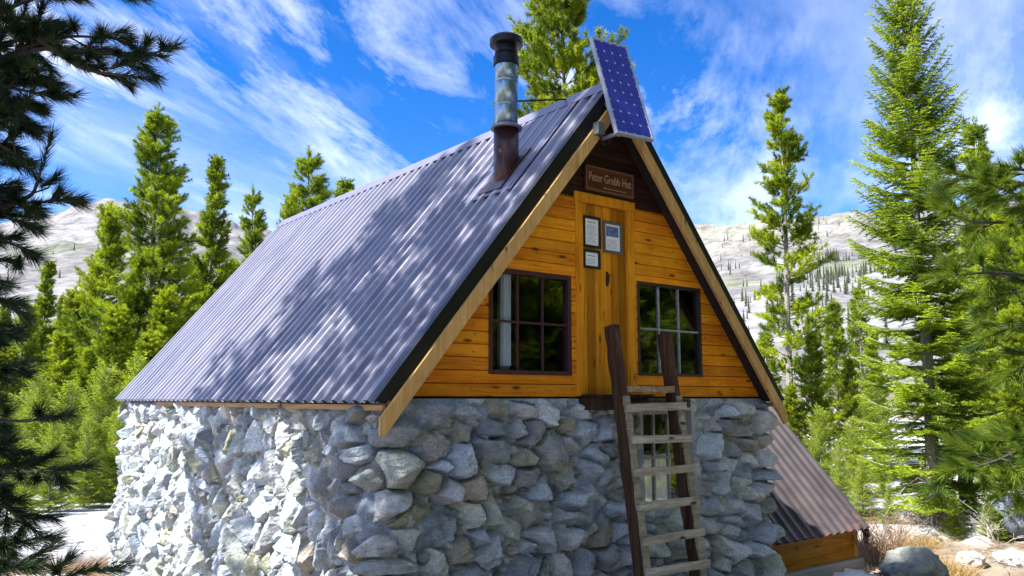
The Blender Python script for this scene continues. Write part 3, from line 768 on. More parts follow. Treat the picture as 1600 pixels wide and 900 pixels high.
# flashing sheets
mb = MB(); tcen = (cx_-(XC-HW))/HW*SLEN
def plate(y0, y1, t0, t1, h, th=.004):
    P = [on_roof(-1, y0, t0, h), on_roof(-1, y1, t0, h), on_roof(-1, y1, t1, h), on_roof(-1, y0, t1, h)]
    mb.hexa(P+[q+snor[-1]*th for q in P])
plate(6.20, 7.02, tcen-.36, SLEN-.10, .028)
mb.build('flashing', M['cap'], roof)
mb = MB(); q_ = P0+snor[-1]*.036; mb.prism([q_-sdir[-1]*.30-V3(0, .19, 0), q_-sdir[-1]*.30+V3(0, .19, 0), q_+sdir[-1]*.34+V3(0, .19, 0), q_+sdir[-1]*.34-V3(0, .19, 0)], snor[-1]*.012); 
mb.build('flashing_boot', M['sleeve'], cho)

# ================================================================== SOLAR PANEL
px_ = nrm(V3(math.cos(R(-6.5)), math.sin(R(-6.5)), 0)); pb = V3(5.545, 5.45, 2.579)
tilt = R(19.0); pback = np.cross(UP, px_)            # horizontal, away from the viewer
pup = nrm(UP*math.cos(tilt)+pback*math.sin(tilt)); pno = np.cross(px_, pup)  # faces outward
PWD, PLN = .480, 1.215
sol = empty('solar_panel', pb, 'blue solar panel in a white frame tilted over the ridge of the hut', 'solar panel')
def PP(a, b, h=0): return pb+px_*a+pup*b+pno*h
def pbox(mb, a0, a1, b0, b1, h0, h1, c=1.0): mb.hexa([PP(a0, b0, h0), PP(a1, b0, h0), PP(a1, b1, h0), PP(a0, b1, h0), PP(a0, b0, h1), PP(a1, b0, h1), PP(a1, b1, h1), PP(a0, b1, h1)], c)
mb = MB(); fr = .020
pbox(mb, 0, fr, 0, PLN, -.04, .004); pbox(mb, PWD-fr, PWD, 0, PLN, -.04, .004); pbox(mb, fr, PWD-fr, 0, fr*1.3, -.04, .0035); pbox(mb, fr, PWD-fr, PLN-fr, PLN, -.04, .0035)
mb.build('frame', M['alu'], sol, bevel=.002)
mb = MB(); pbox(mb, fr, PWD-fr, fr*1.3, PLN-fr, -.012, -.004); mb.build('backing_sheet', M['cellback'], sol)
cells = MB(); cw = (PWD-2*fr-.012)/4; clh = (PLN-2.3*fr-.012)/9; ck = .014
for i in range(4):
    for j in range(9):
        a0 = fr+.006+i*cw+.0013; a1 = a0+cw-.0026; b0 = fr*1.3+.006+j*clh+.0013; b1 = b0+clh-.0026
        P = [(a0+ck, b0), (a1-ck, b0), (a1, b0+ck), (a1, b1-ck), (a1-ck, b1), (a0+ck, b1), (a0, b1-ck), (a0, b0+ck)]
        k = .9+.2*random.random()
        cells.prism([PP(a, b, -.0038) for a, b in P], pno*.0012, k)
        for q in (.33, .67):
            xx = a0+(a1-a0)*q; pbox(cells, xx-.0012, xx+.0012, b0, b1, -.0024, -.0018, 0.0)
cells.build('solar_cells', M['cell'], sol);
mb = MB(); pbox(mb, .06, .10, .02, PLN*.62, -.075, -.041); pbox(mb, PWD-.10, PWD-.06, .02, PLN*.62, -.075, -.041)
mb.beam(PP(.08, .34, -.08), V3(5.78, 5.95, 3.22), .03, .03); mb.beam(PP(PWD-.08, .34, -.08), V3(6.0, 5.95, 3.2), .03, .03)
mb.beam(PP(.08, .05, -.06), PP(.08, .05, -.06)+V3(0, .24, 0), .03, .03, (1, 0, 0)); mb.build('mounting_bracket', M['alu'], sol)
mb = MB(); b0 = PP(-.06, .15, -.16); mb.box(tuple(b0-V3(.04, .03, .065)), tuple(b0+V3(.05, .05, .06))); mb.build('junction_box', M['greybox'], sol, bevel=.006)
mb = MB(); mb.tube([b0+V3(0, 0, -.07), b0+V3(.04, -.01, -.16), b0+V3(.12, .0, -.14), b0+V3(.2, .04, -.02)], .008, 6); mb.tube([b0+V3(-.03, .05, .02), b0+V3(-.1, .15, -.05), b0+V3(-.14, .2, -.12)], .005, 6); mb.build('cable', M['blackmetal'], sol)

# ================================================================== SIGN AND NOTICES
SY = GY-.032
sg = empty('name_sign', (5.93, SY, 2.13), 'dark wooden name board with carved pale letters above the hut door', 'sign')
mb = MB(); mb.box((5.575, SY-.03, 2.115), (6.285, SY, 2.385)); mb.build('board', M['signwood'], sg, bevel=.008)
mb = MB(); e = .022
mb.box((5.580, SY-.034, 2.36), (6.280, SY-.0305, 2.36+.018)); mb.box((5.580, SY-.034, 2.122), (6.280, SY-.0305, 2.140)); mb.box((5.581, SY-.034, 2.14), (5.599, SY-.0305, 2.36)); mb.box((6.261, SY-.034, 2.14), (6.279, SY-.0305, 2.36))
mb.build('raised_border', M['signedge'], sg)
def text(name, body, x, y, z, size, mat, parent, sx=1):
    c = bpy.data.curves.new(name, 'FONT'); c.body = body; c.size = size; c.align_x = 'CENTER'; c.align_y = 'CENTER'; c.extrude = .002; c.offset = .0012; c.resolution_u = 3
    c.materials.append(mat)
    o = bpy.data.objects.new(name, c); COL.objects.link(o); o.parent = parent
    o.rotation_euler = (R(90), 0, 0); o.scale = (sx, 1, 1)
    bpy.context.view_layer.update()
    me = bpy.data.meshes.new_from_object(o.evaluated_get(bpy.context.evaluated_depsgraph_get()))
    bpy.data.objects.remove(o)
    o = link(name, me, parent); o.location = tuple(V3(x, y, z)-root_loc(parent)); o.rotation_euler = (R(90), 0, 0); o.scale = (sx, 1, 1)
    return o
text('lettering', 'Peter Grubb Hut', 5.93, SY-.032, 2.262, .128, M['letter'], sg, .70)
mb = MB(); mb.box((5.83, SY-.033, 2.163), (5.87, SY-.0305, 2.176)); 
x = 5.885
for wd in (.05, .03, .06, .035, .05): mb.box((x, SY-.033, 2.163), (x+wd, SY-.0305, 2.172)); x += wd+.012
mb.build('small_lettering', M['letter'], sg)
DY = GY-.002
def notice(x0, x1, z0, z1, fm, label, pic=False):
    o = empty('framed_notice', ((x0+x1)/2, DY, z0), label, 'notice', 'framed notices on the hut door')
    f = MB(); b = .028
    f.box((x0, DY-.022, z0), (x0+b, DY-.001, z1)); f.box((x1-b, DY-.022, z0), (x1, DY-.001, z1)); f.box((x0+b, DY-.0215, z1-b), (x1-b, DY-.001, z1)); f.box((x0+b, DY-.0215, z0), (x1-b, DY-.001, z0+b)); f.build('frame', fm, o, bevel=.003)
    f = MB(); f.box((x0+b, DY-.009, z0+b), (x1-b, DY-.002, z1-b)); f.build('paper', M['paper'], o)
    l = MB(); rg = random.Random(int(x0*1000)); zt_ = z1-b-.03; a, c = x0+b+.018, x1-b-.018
    if pic:
        p_ = MB(); p_.box((a, DY-.0105, zt_-.10), (c, DY-.0095, zt_+.01)); p_.build('printed_picture', M['photo'], o); zt_ -= .13
    else:
        l.box((a+.02, DY-.0102, zt_-.008), (c-.02, DY-.0095, zt_)); zt_ -= .03
    while zt_ > z0+b+.02:
        mid = (a+c)/2; hw_ = (c-a)/2*rg.uniform(.45, 1)
        x = mid-hw_
        while x < mid+hw_-.008:
            wd = min(rg.uniform(.008, .03), mid+hw_-x); l.box((x, DY-.0102, zt_-.0035), (x+wd, DY-.0095, zt_)); x += wd+.005
        zt_ -= .013
    l.build('printed_lines', M['ink'], o)
notice(5.575, 5.822, 1.525, 1.855, M['blackframe'], 'tall black framed notice at the upper left of the hut door')
notice(5.862, 6.135, 1.50, 1.835, M['greyframe'], 'silver framed notice with a small blue picture on the hut door', True)
notice(5.575, 5.812, 1.31, 1.505, M['blackframe'], 'small black framed notice below the tall one on the hut door')

# ================================================================== LADDER
def rough_beam(mb, p0, p1, w, h, side, c, seed, n=18, amp=.006):
    p0 = np.array(p0, float); p1 = np.array(p1, float); d = nrm(p1-p0); sd = np.array(side, float); sd = nrm(sd-d*(sd@d)); u = np.cross(d, sd)
    rg = np.random.default_rng(seed); prof = []
    k = 3
    for i in range(k): prof.append((-1+2*i/k, -1))
    for i in range(k): prof.append((1, -1+2*i/k))
    for i in range(k): prof.append((1-2*i/k, 1))
    for i in range(k): prof.append((-1, 1-2*i/k))
    prof = np.array(prof, float); cor = np.abs(prof).min(1) > .99; m = len(prof)
    V = []
    for j in range(n+1):
        q = p0+(p1-p0)*j/n
        s_ = np.where(cor, .985, 1.0)[:, None]*prof
        off = rg.normal(0, amp, (m, 2))
        V.append(q+(s_[:, :1]*w/2+off[:, :1])*sd+(s_[:, 1:]*h/2+off[:, 1:])*u)
    V = np.vstack(V)
    F = [(j*m+i, j*m+(i+1) % m, (j+1)*m+(i+1) % m, (j+1)*m+i) for j in range(n) for i in range(m)]+[tuple(range(m-1, -1, -1)), tuple(n*m+i for i in range(m))]
    mb.raw(V, F, c)
LX0, LX1 = 5.60, 6.355                                        # left edges of the two rails
TOPZ, BOTZ = .70, -2.42; TOPY, BOTY = 5.590, 5.135
def ly(z): return TOPY+(BOTY-TOPY)*(TOPZ-z)/(TOPZ-BOTZ)
lad = empty('wooden_ladder', ((LX0+LX1)/2, BOTY, BOTZ), 'weathered wooden ladder with thick rails leaning up to the hut door', 'ladder')
for k, (x0, tz) in enumerate(((LX0, .70), (LX1, .66))):
    xw = .082
    mb = MB(); rough_beam(mb, (x0+xw/2, ly(BOTZ)+.072, BOTZ), (x0+xw/2, ly(tz)+.072, tz), xw, .13, (1, 0, 0), .85, 5+k, 30, .003)
    rail = mb.build('rail', M['oldwood'], lad)
    mb = MB(); zt_ = .02
    rough_beam(mb, (x0+xw/2+.002, ly(BOTZ)-.0, BOTZ), (x0+xw/2+.002, ly(zt_)-.0, zt_), xw*.92, .028, (1, 0, 0), (.72, .70, .62), 15+k, 30, .003)
    mb.build('facing_strip', M['greywood'], rail)
RZ = []
for k, v in enumerate((636, 686, 735.5, 788, 841.5, 893)):
    # height on the front face of the ladder
    lo, hi = -3., 1.
    r = ray(1030, v)
    for _ in range(40):
        zm = (lo+hi)/2; q = r*(ly(zm)-.02)/r[1]
        if q[2] > zm: lo = zm
        else: hi = zm
    RZ.append(zm)
RZ += [RZ[-1]-.262, RZ[-1]-.524]
for k, zr in enumerate(RZ):
    mb = MB(); y = ly(zr)-.032; sk = (-.010, .006, .0, .004, -.006, .008, 0, 0)[k]
    rough_beam(mb, (LX0-.004+.012*(k % 2), y, zr+sk), (LX1+.088+.010*((k*7) % 3), y, zr-sk), .034, .072, (0, 1, 0), (1.0, 1.02, 1.02) if k % 2 else (.9, .9, .86), 40+k, 16, .0018)
    mb.build('rung', M['greywood'], lad)
mb = MB(); rough_beam(mb, (LX0+.08, ly(.08)+.06, .085), (LX1+.0, ly(.08)+.06, .085), .12, .055, (0, 1, 0), (.75, .62, .45), 71); rough_beam(mb, (LX0+.08, ly(-.08)+.10, -.075), (LX1+.0, ly(-.08)+.10, -.075), .12, .05, (0, 1, 0), (.7, .6, .45), 72)
mb.build('top_tread', M['greywood'], lad)
#@@TREES
# ================================================================== VEGETATION
def blades(B, D, L, W, g):
    """thin tapering needles: base points, directions, lengths, widths"""
    n = len(B); rnd = g.normal(size=(n, 3)); sd = nrm(np.cross(D, rnd))*np.asarray(W).reshape(-1, 1)*.5
    tip = B+D*np.asarray(L).reshape(-1, 1); mid = B+D*np.asarray(L).reshape(-1, 1)*.45
    V = np.empty((n, 3, 3)); V[:, 0] = B-sd*.8; V[:, 1] = B+sd*.8; V[:, 2] = tip
    return V.reshape(-1, 3)
def brushes(P, D, axl, n, nl, nw, g, spread=.9, back=.0):
    """needle brushes: P start, D axis (m,3), axl axis length (m,)"""
    m = len(P); P = np.repeat(P, n, 0); D = np.repeat(nrm(D), n, 0); al = np.repeat(np.broadcast_to(axl, (m,)), n)
    s = g.uniform(0, 1, m*n)**.8
    rp = nrm(np.cross(D, g.normal(size=(m*n, 3))))
    dr = nrm(D*(g.uniform(.35, 1.1, (m*n, 1))-back)+rp*spread*g.uniform(.5, 1.15, (m*n, 1)))
    return blades(P+D*(al*s)[:, None], dr, nl*g.uniform(.7, 1.15, m*n), nw, g)
def tri_mesh(name, V, tint, mat):
    n = len(V)//3
    return make_mesh(name, V, np.arange(n*3), np.full(n, 3), mat, np.repeat(np.repeat(np.asarray(tint, float), 3)[:, None], 3, 1))
def limbs_mesh(name, trunk, limbs, mat, seed=0):
    mb = MB()
    pts, rad = trunk; mb.tube(pts, rad, 9, .9)
    for p, r0, c in limbs: mb.tube(p, np.linspace(r0, r0*.25, len(p)), 4, c, cap=False)
    return make_mesh(name, np.vstack(mb.V), mb.L, mb.S, mat, np.vstack(mb.C), False)
def pine(name, seed, h, c0, rad, dz, nb, mats, tl=.26, nl=.15, nw=.022, nn=24, ns=5, lift=(-.18, .75), dead=0, gap=.0, side=.42, tr=None, wob=.1, brmat=None, rise=.22):
    g = np.random.default_rng(seed); P = []; D = []; T = []; limbs = []
    bend = g.normal(0, wob, 2)
    def axis(z): q = z/h; return V3(bend[0]*q*q+.04*math.sin(q*7+seed), bend[1]*q*q+.04*math.cos(q*6+seed), z)
    z = c0*h
    while z < h*.97:
        t_ = (z-c0*h)/(h-c0*h)
        for k in range(nb):
            if g.random() < gap: continue
            az = g.uniform(0, 6.283); L = rad(t_)*g.uniform(.45, 1.22)
            e0 = lift[0]+(lift[1]-lift[0])*t_+g.normal(0, .12)
            hd = V3(math.cos(az), math.sin(az), 0); sdv = V3(-math.sin(az), math.cos(az), 0); s = np.linspace(0, 1, 6)
            o = axis(min(h, z+g.uniform(-.5, .5)*dz)); cur = g.normal(0, .12)
            pth = o+np.outer(L*s, hd)+np.outer(L*(math.tan(e0)*s*.8+rise*s**2.2), UP)+np.outer(L*cur*s**2, sdv)
            tb = g.uniform(.0, 1.0)
            limbs.append((pth, .008+.012*L, .8))
            if dead and z < h*.93 and g.random() < dead: continue
            m = max(2, int(ns*min(1, L/rad(0)*1.6+.3)))
            for q in np.linspace(.30, 1, m):
                c = o+hd*L*q+UP*L*(math.tan(e0)*q*.8+rise*q**2.2)+sdv*L*cur*q**2
                for sg in (-1, 1, 0):
                    off = sdv*sg*L*side*(1.15-q)*g.uniform(.4, 1.1)+hd*L*side*.35*abs(sg)*g.uniform(0, 1)+UP*g.uniform(-.02, .14)*abs(sg)
                    P.append(c+off); D.append(hd*.55+sdv*sg*.5+UP*g.uniform(.25, 1.0)+g.normal(0, .2, 3)); T.append(np.clip(tb+g.normal(0, .22), 0, 1))
        z += dz*(1-.35*t_)
    for zz_ in np.arange(h*.93, h*1.0, .10): P.append(axis(zz_)); D.append(UP+g.normal(0, .25, 3)); T.append(.6)
    P = np.array(P); D = np.array(D); T = np.array(T)
    V = brushes(P, D, tl*g.uniform(.7, 1.2, len(P)), nn, nl, nw, g)
    zs = np.linspace(-.5, h*.99, 12); tk = np.array([axis(k) for k in zs]); r0 = tr or .010*h+.02
    rd = r0*(1-.93*np.clip(zs/h, 0, 1)); rd[0] *= 1.5
    return limbs_mesh('trunk', (tk, rd), limbs, brmat or M['bark']), tri_mesh('crown', V, np.repeat(T, nn), mats)
def fir(name, seed, h, c0, rad, dz, nb, mat, nl=.045, nw=.016, step=.055, pair=.024, drop=-.28, deadlow=0):
    g = np.random.default_rng(seed); BS = []; DS = []; TS = []; limbs = []
    z = c0*h
    while z < h*.985:
        t_ = (z-c0*h)/(h-c0*h)
        for k in range(nb):
            az = g.uniform(0, 6.283); L = rad(t_)*g.uniform(.6, 1.15)
            hd = V3(math.cos(az), math.sin(az), 0); sdv = V3(-math.sin(az), math.cos(az), 0)
            e = drop+(1.0-drop)*t_**1.4+g.normal(0, .10); cur = g.normal(0, .08)
            o = V3(.03*math.sin(z), .03*math.cos(z*1.3), z+g.uniform(-.5, .5)*dz)
            f = lambda q: o+np.outer(L*q, hd)+np.outer(L*(math.tan(e)*q*.85+.22*q**2.5), UP)+np.outer(L*cur*q**2, sdv)
            limbs.append((f(np.linspace(0, 1, 5)), .006+.010*L, .7))
            tb = g.uniform(.0, .9); qs = np.arange(.09 if L > .5 else .05, 1.0, step/L*g.uniform(.85, 1.15))
            C = f(qs)
            for c, q in zip(C, qs):
                for sg in (-1, 1):
                    tl = min(.45, L*.42)*(1.08-q)**.7*g.uniform(.55, 1.15)+.03
                    td = nrm(hd*g.uniform(.5, .95)+sdv*sg*g.uniform(.6, 1.0)+UP*g.uniform(-.22, .20))
                    m = max(2, int(tl/pair)); ss = np.linspace(.02, 1, m)*tl
                    b = c+np.outer(ss, td)-np.outer((ss/tl)**2*tl*.12, UP)
                    pl = nrm(np.cross(td, UP))
                    for s2 in (-1, 1):
                        BS.append(b); DS.append(nrm(td*.75+pl*s2*.8+UP*.30+g.normal(0, .18, (m, 3)))); TS.append(np.full(m, np.clip(tb+g.normal(0, .15)+.25*(q > .8), 0, 1)))
            tipb = f(np.linspace(.8, 1, 6)); 
            for s2 in (-1, 1): BS.append(tipb); DS.append(nrm(hd+sdv*s2*.6+UP*.3+g.normal(0, .15, (6, 3)))); TS.append(np.full(6, .9))
        z += dz*(1-.45*t_)
    zz_ = np.arange(h*.94, h*1.01, .018); BS.append(np.stack([0*zz_, 0*zz_, zz_], -1)); DS.append(nrm(g.normal(0, .6, (len(zz_), 3))+UP)); TS.append(np.full(len(zz_), .5))
    if deadlow:
        for k in range(deadlow):
            az = g.uniform(0, 6.283); z0 = g.uniform(.4, c0*h*1.6); L = g.uniform(.4, 1.1); hd = V3(math.cos(az), math.sin(az), 0); s = np.linspace(0, 1, 5)
            p = V3(0, 0, z0)+np.outer(L*s, hd)-np.outer(L*(.25*s+.55*s**2), UP)+g.normal(0, .03, (5, 3)); limbs.append((p, .012, 1.5))
            for _ in range(4):
                i = g.integers(1, 4); limbs.append((np.array([p[i], p[i]+g.normal(0, .12, 3)-UP*.1, p[i]+g.normal(0, .2, 3)-UP*.28]), .005, 1.6))
    B = np.vstack(BS); D = np.vstack(DS); T = np.concatenate(TS)
    V = blades(B, D, nl*g.uniform(.75, 1.2, len(B)), nw, g)
    zs = np.concatenate([[-.5, -.05, .25], np.linspace(.8, h*.99, 10)]); r0 = .0115*h+.02; rd = r0*(1-.94*np.clip(zs/h, 0, 1)); rd[:2] *= (1.9, 1.55)
    tk = np.stack([.03*np.sin(zs), .03*np.cos(zs*1.3), zs], -1)
    return limbs_mesh('trunk', (tk, rd), limbs, M['greybark']), tri_mesh('crown', V, T, mat)
def place(u, v, d, meshes, hm, name, label, cat, group=None, sxy=1.0, rot=None):
    """the tree whose tip shows at (u, v), d metres ahead of the lens; hm = height of the mesh"""
    p = at(u, v, d); z0 = gz(p[0], p[1])-.06; s = (p[2]-z0)/hm
    return plant(p[0], p[1], z0, s, meshes, name, label, cat, group, sxy, rot if rot is not None else random.uniform(0, 6.28))
def plant(x, y, z0, s, meshes, name, label, cat, group=None, sxy=1.0, rot=0):
    e = empty(name, (x, y, z0), label, cat, group); e.scale = (s*sxy, s*sxy, s); e.rotation_euler = (0, 0, rot)
    link('trunk', meshes[0], e); link('crown', meshes[1], e)
    return e
cone = lambda r0, r1=.06, p=.8: (lambda t_: r0*(1-t_)**p+r1)
lodge = lambda r0: (lambda t_: r0*1.08*(.6+.4*math.sin(min(1, t_*2.6+.35)*1.57))*(1-t_)**.85+.07)
PA = pine('a', 11, 15, .05, lodge(2.0), .42, 7, M['pine'], tl=.34, nl=.17, nw=.026, nn=64, ns=5, gap=.12)
PB = pine('b', 12, 13, .06, lodge(1.45), .42, 6, M['pine'], tl=.32, nl=.16, nw=.025, nn=60, ns=4, gap=.15)
PC = pine('c', 13, 12, .03, lodge(1.8), .42, 7, M['pine2'], tl=.32, nl=.16, nw=.026, nn=60, ns=5, gap=.12)
PS = pine('s', 14, 12, .08, lodge(1.0), .34, 6, M['pine'], tl=.26, nl=.15, nw=.040, nn=26, ns=5, gap=.12)
place(252, 170, 34, PA, 15, 'pine_tree', 'tallest dense pine left of the hut with a pointed bushy crown', 'tree', sxy=1.12)
place(338, 248, 38, PS, 12, 'pine_tree', 'slim sparse topped pine just right of the tallest left pine', 'tree', sxy=1.0)
place(398, 300, 43, PB, 13, 'pine_tree', 'small narrow pine next to the far edge of the roof slope', 'tree', sxy=.95)
place(168, 322, 36, PC, 12, 'pine_tree', 'pale green wide pine leaning on the left side of the tallest pine', 'tree', sxy=1.0)
place(76, 408, 44, PS, 12, 'pine_tree', 'small lone pine tip in front of the grey hill at far left', 'tree', sxy=1.1)
place(487, 242, 37, PB, 13, 'pine_tree', 'pine rising behind the roof ridge left of the stove pipe', 'tree', sxy=1.25)
place(462, 300, 35, PC, 12, 'pine_tree', 'lower pine behind the far end of the roof ridge', 'tree', sxy=.7)
place(537, 281, 62, PS, 12, 'pine_tree', 'tiny pine tip peeking over the middle of the roof ridge', 'tree', sxy=1.3)
PH = pine('h', 21, 13.5, .25, lambda t_: 2.0*(1-t_)**.8+.35, .46, 7, M['pine2'], tl=.30, nl=.17, nw=.030, nn=60, ns=6, gap=.15, side=.5, wob=.3)
place(893, -95, 20.5, PH, 13.5, 'pine_tree', 'big open crowned pine right behind the hut beside the solar panel', 'tree', rot=.6, sxy=.86)
PR = pine('r', 31, 11.8, .14, lodge(1.45), .62, 6, M['pine2'], tl=.28, nl=.16, nw=.028, nn=60, ns=5, gap=.12, dead=.10, lift=(-.15, .7), brmat=M['greybark'])
place(1216, 155, 26, PR, 11.8, 'pine_tree', 'tall open pine with bleached dead twigs right of the roof', 'tree', rot=2.0, sxy=.98)
FB = fir('f', 41, 9.6, .065, cone(1.38, .12, .62), .27, 9, M['fir'], deadlow=50, nl=.062, nw=.026)
place(1408, -24, 14, FB, 9.6, 'fir_tree', 'big layered fir tree with drooping boughs right of the hut', 'tree', rot=1.0, sxy=.95)
PT = pine('t', 51, 12, .08, lodge(1.25), .40, 6, M['pine'], tl=.30, nl=.17, nw=.036, nn=30, ns=5, gap=.15)
PX = pine('x', 52, 15, .54, lodge(1.5), .75, 5, M['pine'], tl=.40, nl=.20, nw=.045, nn=44, ns=4, gap=.15, side=.3)
place(1519, 190, 27, PT, 12, 'pine_tree', 'thin pine standing behind the right side of the big fir', 'tree', sxy=.9)
SF = fir('sf', 61, 5, .03, cone(1.25, .10, .8), .20, 7, M['soft'], nl=.085, nw=.026, step=.085, pair=.045, drop=-.05)
SF2 = fir('sf2', 62, 5, .03, cone(1.5, .12, .7), .21, 7, M['soft'], nl=.09, nw=.028, step=.09, pair=.045, drop=.0)
kinds = {'A': (PA, 15), 'B': (PB, 13), 'C': (PC, 12), 'S': (PS, 12), 'f': (SF, 5), 'g': (SF2, 5), 'T': (PT, 12)}
WL = 'bright green conifer in the dense wood left of the hut'
WR = 'bright green conifer in the wood right of the hut'
for (u, v, d, k, s) in [(300, 405, 40, 'C', 1.1), (214, 395, 33, 'A', .9), (122, 452, 40, 'C', 1.2), (40, 470, 42, 'B', 1.3), (360, 410, 46, 'C', 1.0), (150, 430, 44, 'A', 1.0), (270, 450, 31, 'C', 1.2),
                        (190, 480, 29, 'C', 1.3), (90, 520, 31, 'C', 1.4), (20, 540, 33, 'C', 1.3), (330, 470, 33, 'A', 1.0), (240, 520, 27, 'C', 1.4), (140, 545, 26, 'A', 1.1), (-20, 480, 36, 'A', 1.2), (430, 400, 55, 'B', 1.2),
                        (60, 590, 25, 'g', 1.0), (110, 600, 23, 'f', 1.15), (165, 575, 24, 'g', 1.0), (215, 560, 25, 'f', 1.1), (20, 620, 22, 'f', 1.1), (85, 660, 20.5, 'g', 1.0), (140, 655, 21.5, 'f', 1.0), (190, 640, 22, 'g', .9), (250, 580, 26, 'g', 1.0), (45, 690, 19.5, 'f', .9),
                        (400, 420, 60, 'A', 1.0), (300, 440, 66, 'A', 1.0), (200, 440, 70, 'A', 1.0), (100, 460, 72, 'A', 1.0), (10, 470, 70, 'A', 1.0), (250, 450, 50, 'C', 1.0), (60, 475, 54, 'C', 1.1)]:
    place(u, v, d, kinds[k][0], kinds[k][1], 'young_fir' if k in 'fg' else 'pine_tree', ('soft light green young fir at the foot of the wood left of the hut' if k in 'fg' else WL), 'tree', 'young firs left of the hut' if k in 'fg' else 'wood left of the hut', s)
for (u, v, d, k, s) in [(1300, 470, 32, 'T', 1.2), (1262, 520, 22, 'C', 1.15), (1322, 560, 26, 'C', 1.0), (1240, 600, 20, 'C', 1.2), (1570, 330, 24, 'C', 1.3), (1610, 290, 20, 'A', 1.0), (1545, 420, 21, 'C', 1.2), (1590, 480, 18, 'C', 1.3), (1650, 380, 19, 'C', 1.3), (1500, 470, 25, 'C', 1.1),
                        (1365, 520, 34, 'C', 1.0), (1200, 520, 30, 'C', 1.2), (1170, 560, 27, 'C', 1.1), (1340, 450, 48, 'B', 1.2), (1480, 380, 40, 'B', 1.2), (1555, 300, 38, 'T', 1.2), (1280, 640, 17.5, 'g', .9), (1330, 655, 18.5, 'f', 1.1), (1310, 690, 16.5, 'f', .9), (1375, 690, 17.5, 'g', .8), (1530, 640, 19, 'g', .9), (1585, 650, 18, 'f', 1.1), (1360, 600, 21, 'f', 1.1), (1630, 600, 18, 'g', 1.1)]:
    place(u, v, d, kinds[k][0], kinds[k][1], 'young_fir' if k in 'fg' else 'pine_tree', ('soft light green young fir at the foot of the wood right of the hut' if k in 'fg' else WR), 'tree', 'young firs right of the hut' if k in 'fg' else 'wood right of the hut', s)
# trees in the wood behind the hut, seen only past its edges
# tall pines outside the left of the view: their shade falls on the roof and the wall corner
for (x, y, s, sxy) in [(-1.0, 8.9, 1.14, .85), (-1.35, 6.9, .84, .75), (-2.3, 11.6, 1.13, .75), (-3.2, 8.1, 1.1, .8), (-3.0, 6.0, .95, 1.1)]:
    plant(x, y, gz(x, y)-.1, s, PX, 'pine_tree', 'tall pine at the left of the hut shading its roof', 'tree', 'pines shading the roof', sxy, x)

for (x, y, k, s) in [(10.0, -.4, 'C', 1.0), (12.6, .0, 'C', 1.05), (8.3, -1.8, 'A', .8), (9.5, -3.5, 'A', 1.0), (12.5, -1.5, 'C', 1.1), (14.5, -5.5, 'A', 1.1), (7, -7, 'C', 1.2), (10.5, -9, 'A', 1.2), (17, -2.5, 'A', 1.1), (3.5, -8, 'A', 1.1), (13, -12, 'A', 1.3), (-4, -6, 'A', 1.2), (19, -8, 'A', 1.3), (0, -11, 'A', 1.2), (11, -6, 'A', 1.0), (15, -9, 'A', 1.2), (8.5, -5.2, 'A', .9), (17, -13, 'A', 1.4), (22, -5, 'A', 1.3), (20, -14, 'A', 1.4), (25, -11, 'A', 1.5), (12, -16, 'A', 1.4)]+[(14.2+k*1.75, -4.8+k*1.4, 'AC'[k % 2], 1.15) for k in range(-4, 5)]:
    plant(x, y, gz(x, y)-.1, s, kinds[k][0], 'pine_tree', 'pine in the wood facing the front of the hut', 'tree', 'wood facing the hut', 1.2, x)
# ---- small conifers scattered over the far hillside
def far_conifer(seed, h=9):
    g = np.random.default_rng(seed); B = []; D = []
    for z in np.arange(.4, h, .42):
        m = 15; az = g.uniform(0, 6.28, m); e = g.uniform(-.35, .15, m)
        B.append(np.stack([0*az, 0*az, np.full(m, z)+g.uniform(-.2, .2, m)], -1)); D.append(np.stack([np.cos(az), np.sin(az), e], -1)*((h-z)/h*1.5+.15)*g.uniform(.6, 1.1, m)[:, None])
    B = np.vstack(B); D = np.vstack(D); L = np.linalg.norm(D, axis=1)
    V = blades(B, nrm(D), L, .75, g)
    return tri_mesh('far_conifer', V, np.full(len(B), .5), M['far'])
FAR = [far_conifer(k) for k in (1, 2, 3)]
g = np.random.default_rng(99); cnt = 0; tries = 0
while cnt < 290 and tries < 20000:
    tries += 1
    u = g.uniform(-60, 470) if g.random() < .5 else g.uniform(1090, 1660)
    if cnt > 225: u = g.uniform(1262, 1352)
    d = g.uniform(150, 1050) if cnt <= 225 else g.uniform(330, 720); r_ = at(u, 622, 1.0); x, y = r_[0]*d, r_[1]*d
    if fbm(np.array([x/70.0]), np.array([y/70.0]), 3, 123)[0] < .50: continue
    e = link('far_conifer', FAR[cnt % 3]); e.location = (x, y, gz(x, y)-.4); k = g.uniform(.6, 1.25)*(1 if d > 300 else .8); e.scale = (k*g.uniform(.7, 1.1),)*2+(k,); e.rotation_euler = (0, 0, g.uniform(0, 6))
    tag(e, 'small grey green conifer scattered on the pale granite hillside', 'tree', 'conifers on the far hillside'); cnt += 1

bv = []; g = np.random.default_rng(321)
base_ = np.array([v_.co[:] for v_ in FAR[0].vertices])
for k in range(340):
    u = np.clip(g.normal(1312, 42), 1200, 1400) if k < 230 else g.uniform(1085, 1240); d = g.uniform(260, 640) if k < 230 else g.uniform(180, 420); r_ = at(u, 622, 1.0); x, y = r_[0]*d, r_[1]*d
    if fbm(np.array([x/45.0]), np.array([y/45.0]), 3, 223)[0] < .46: continue
    bv.append(base_*g.uniform(.35, .9)+V3(x, y, gz(x, y)-.4))
bv = np.vstack(bv); o = link('far_wood', tri_mesh('far_wood', bv, np.full(len(bv)//3, .4), M['far'])); tag(o, 'grey green wood spreading over the lower hillside on the right', None, None, 'stuff')
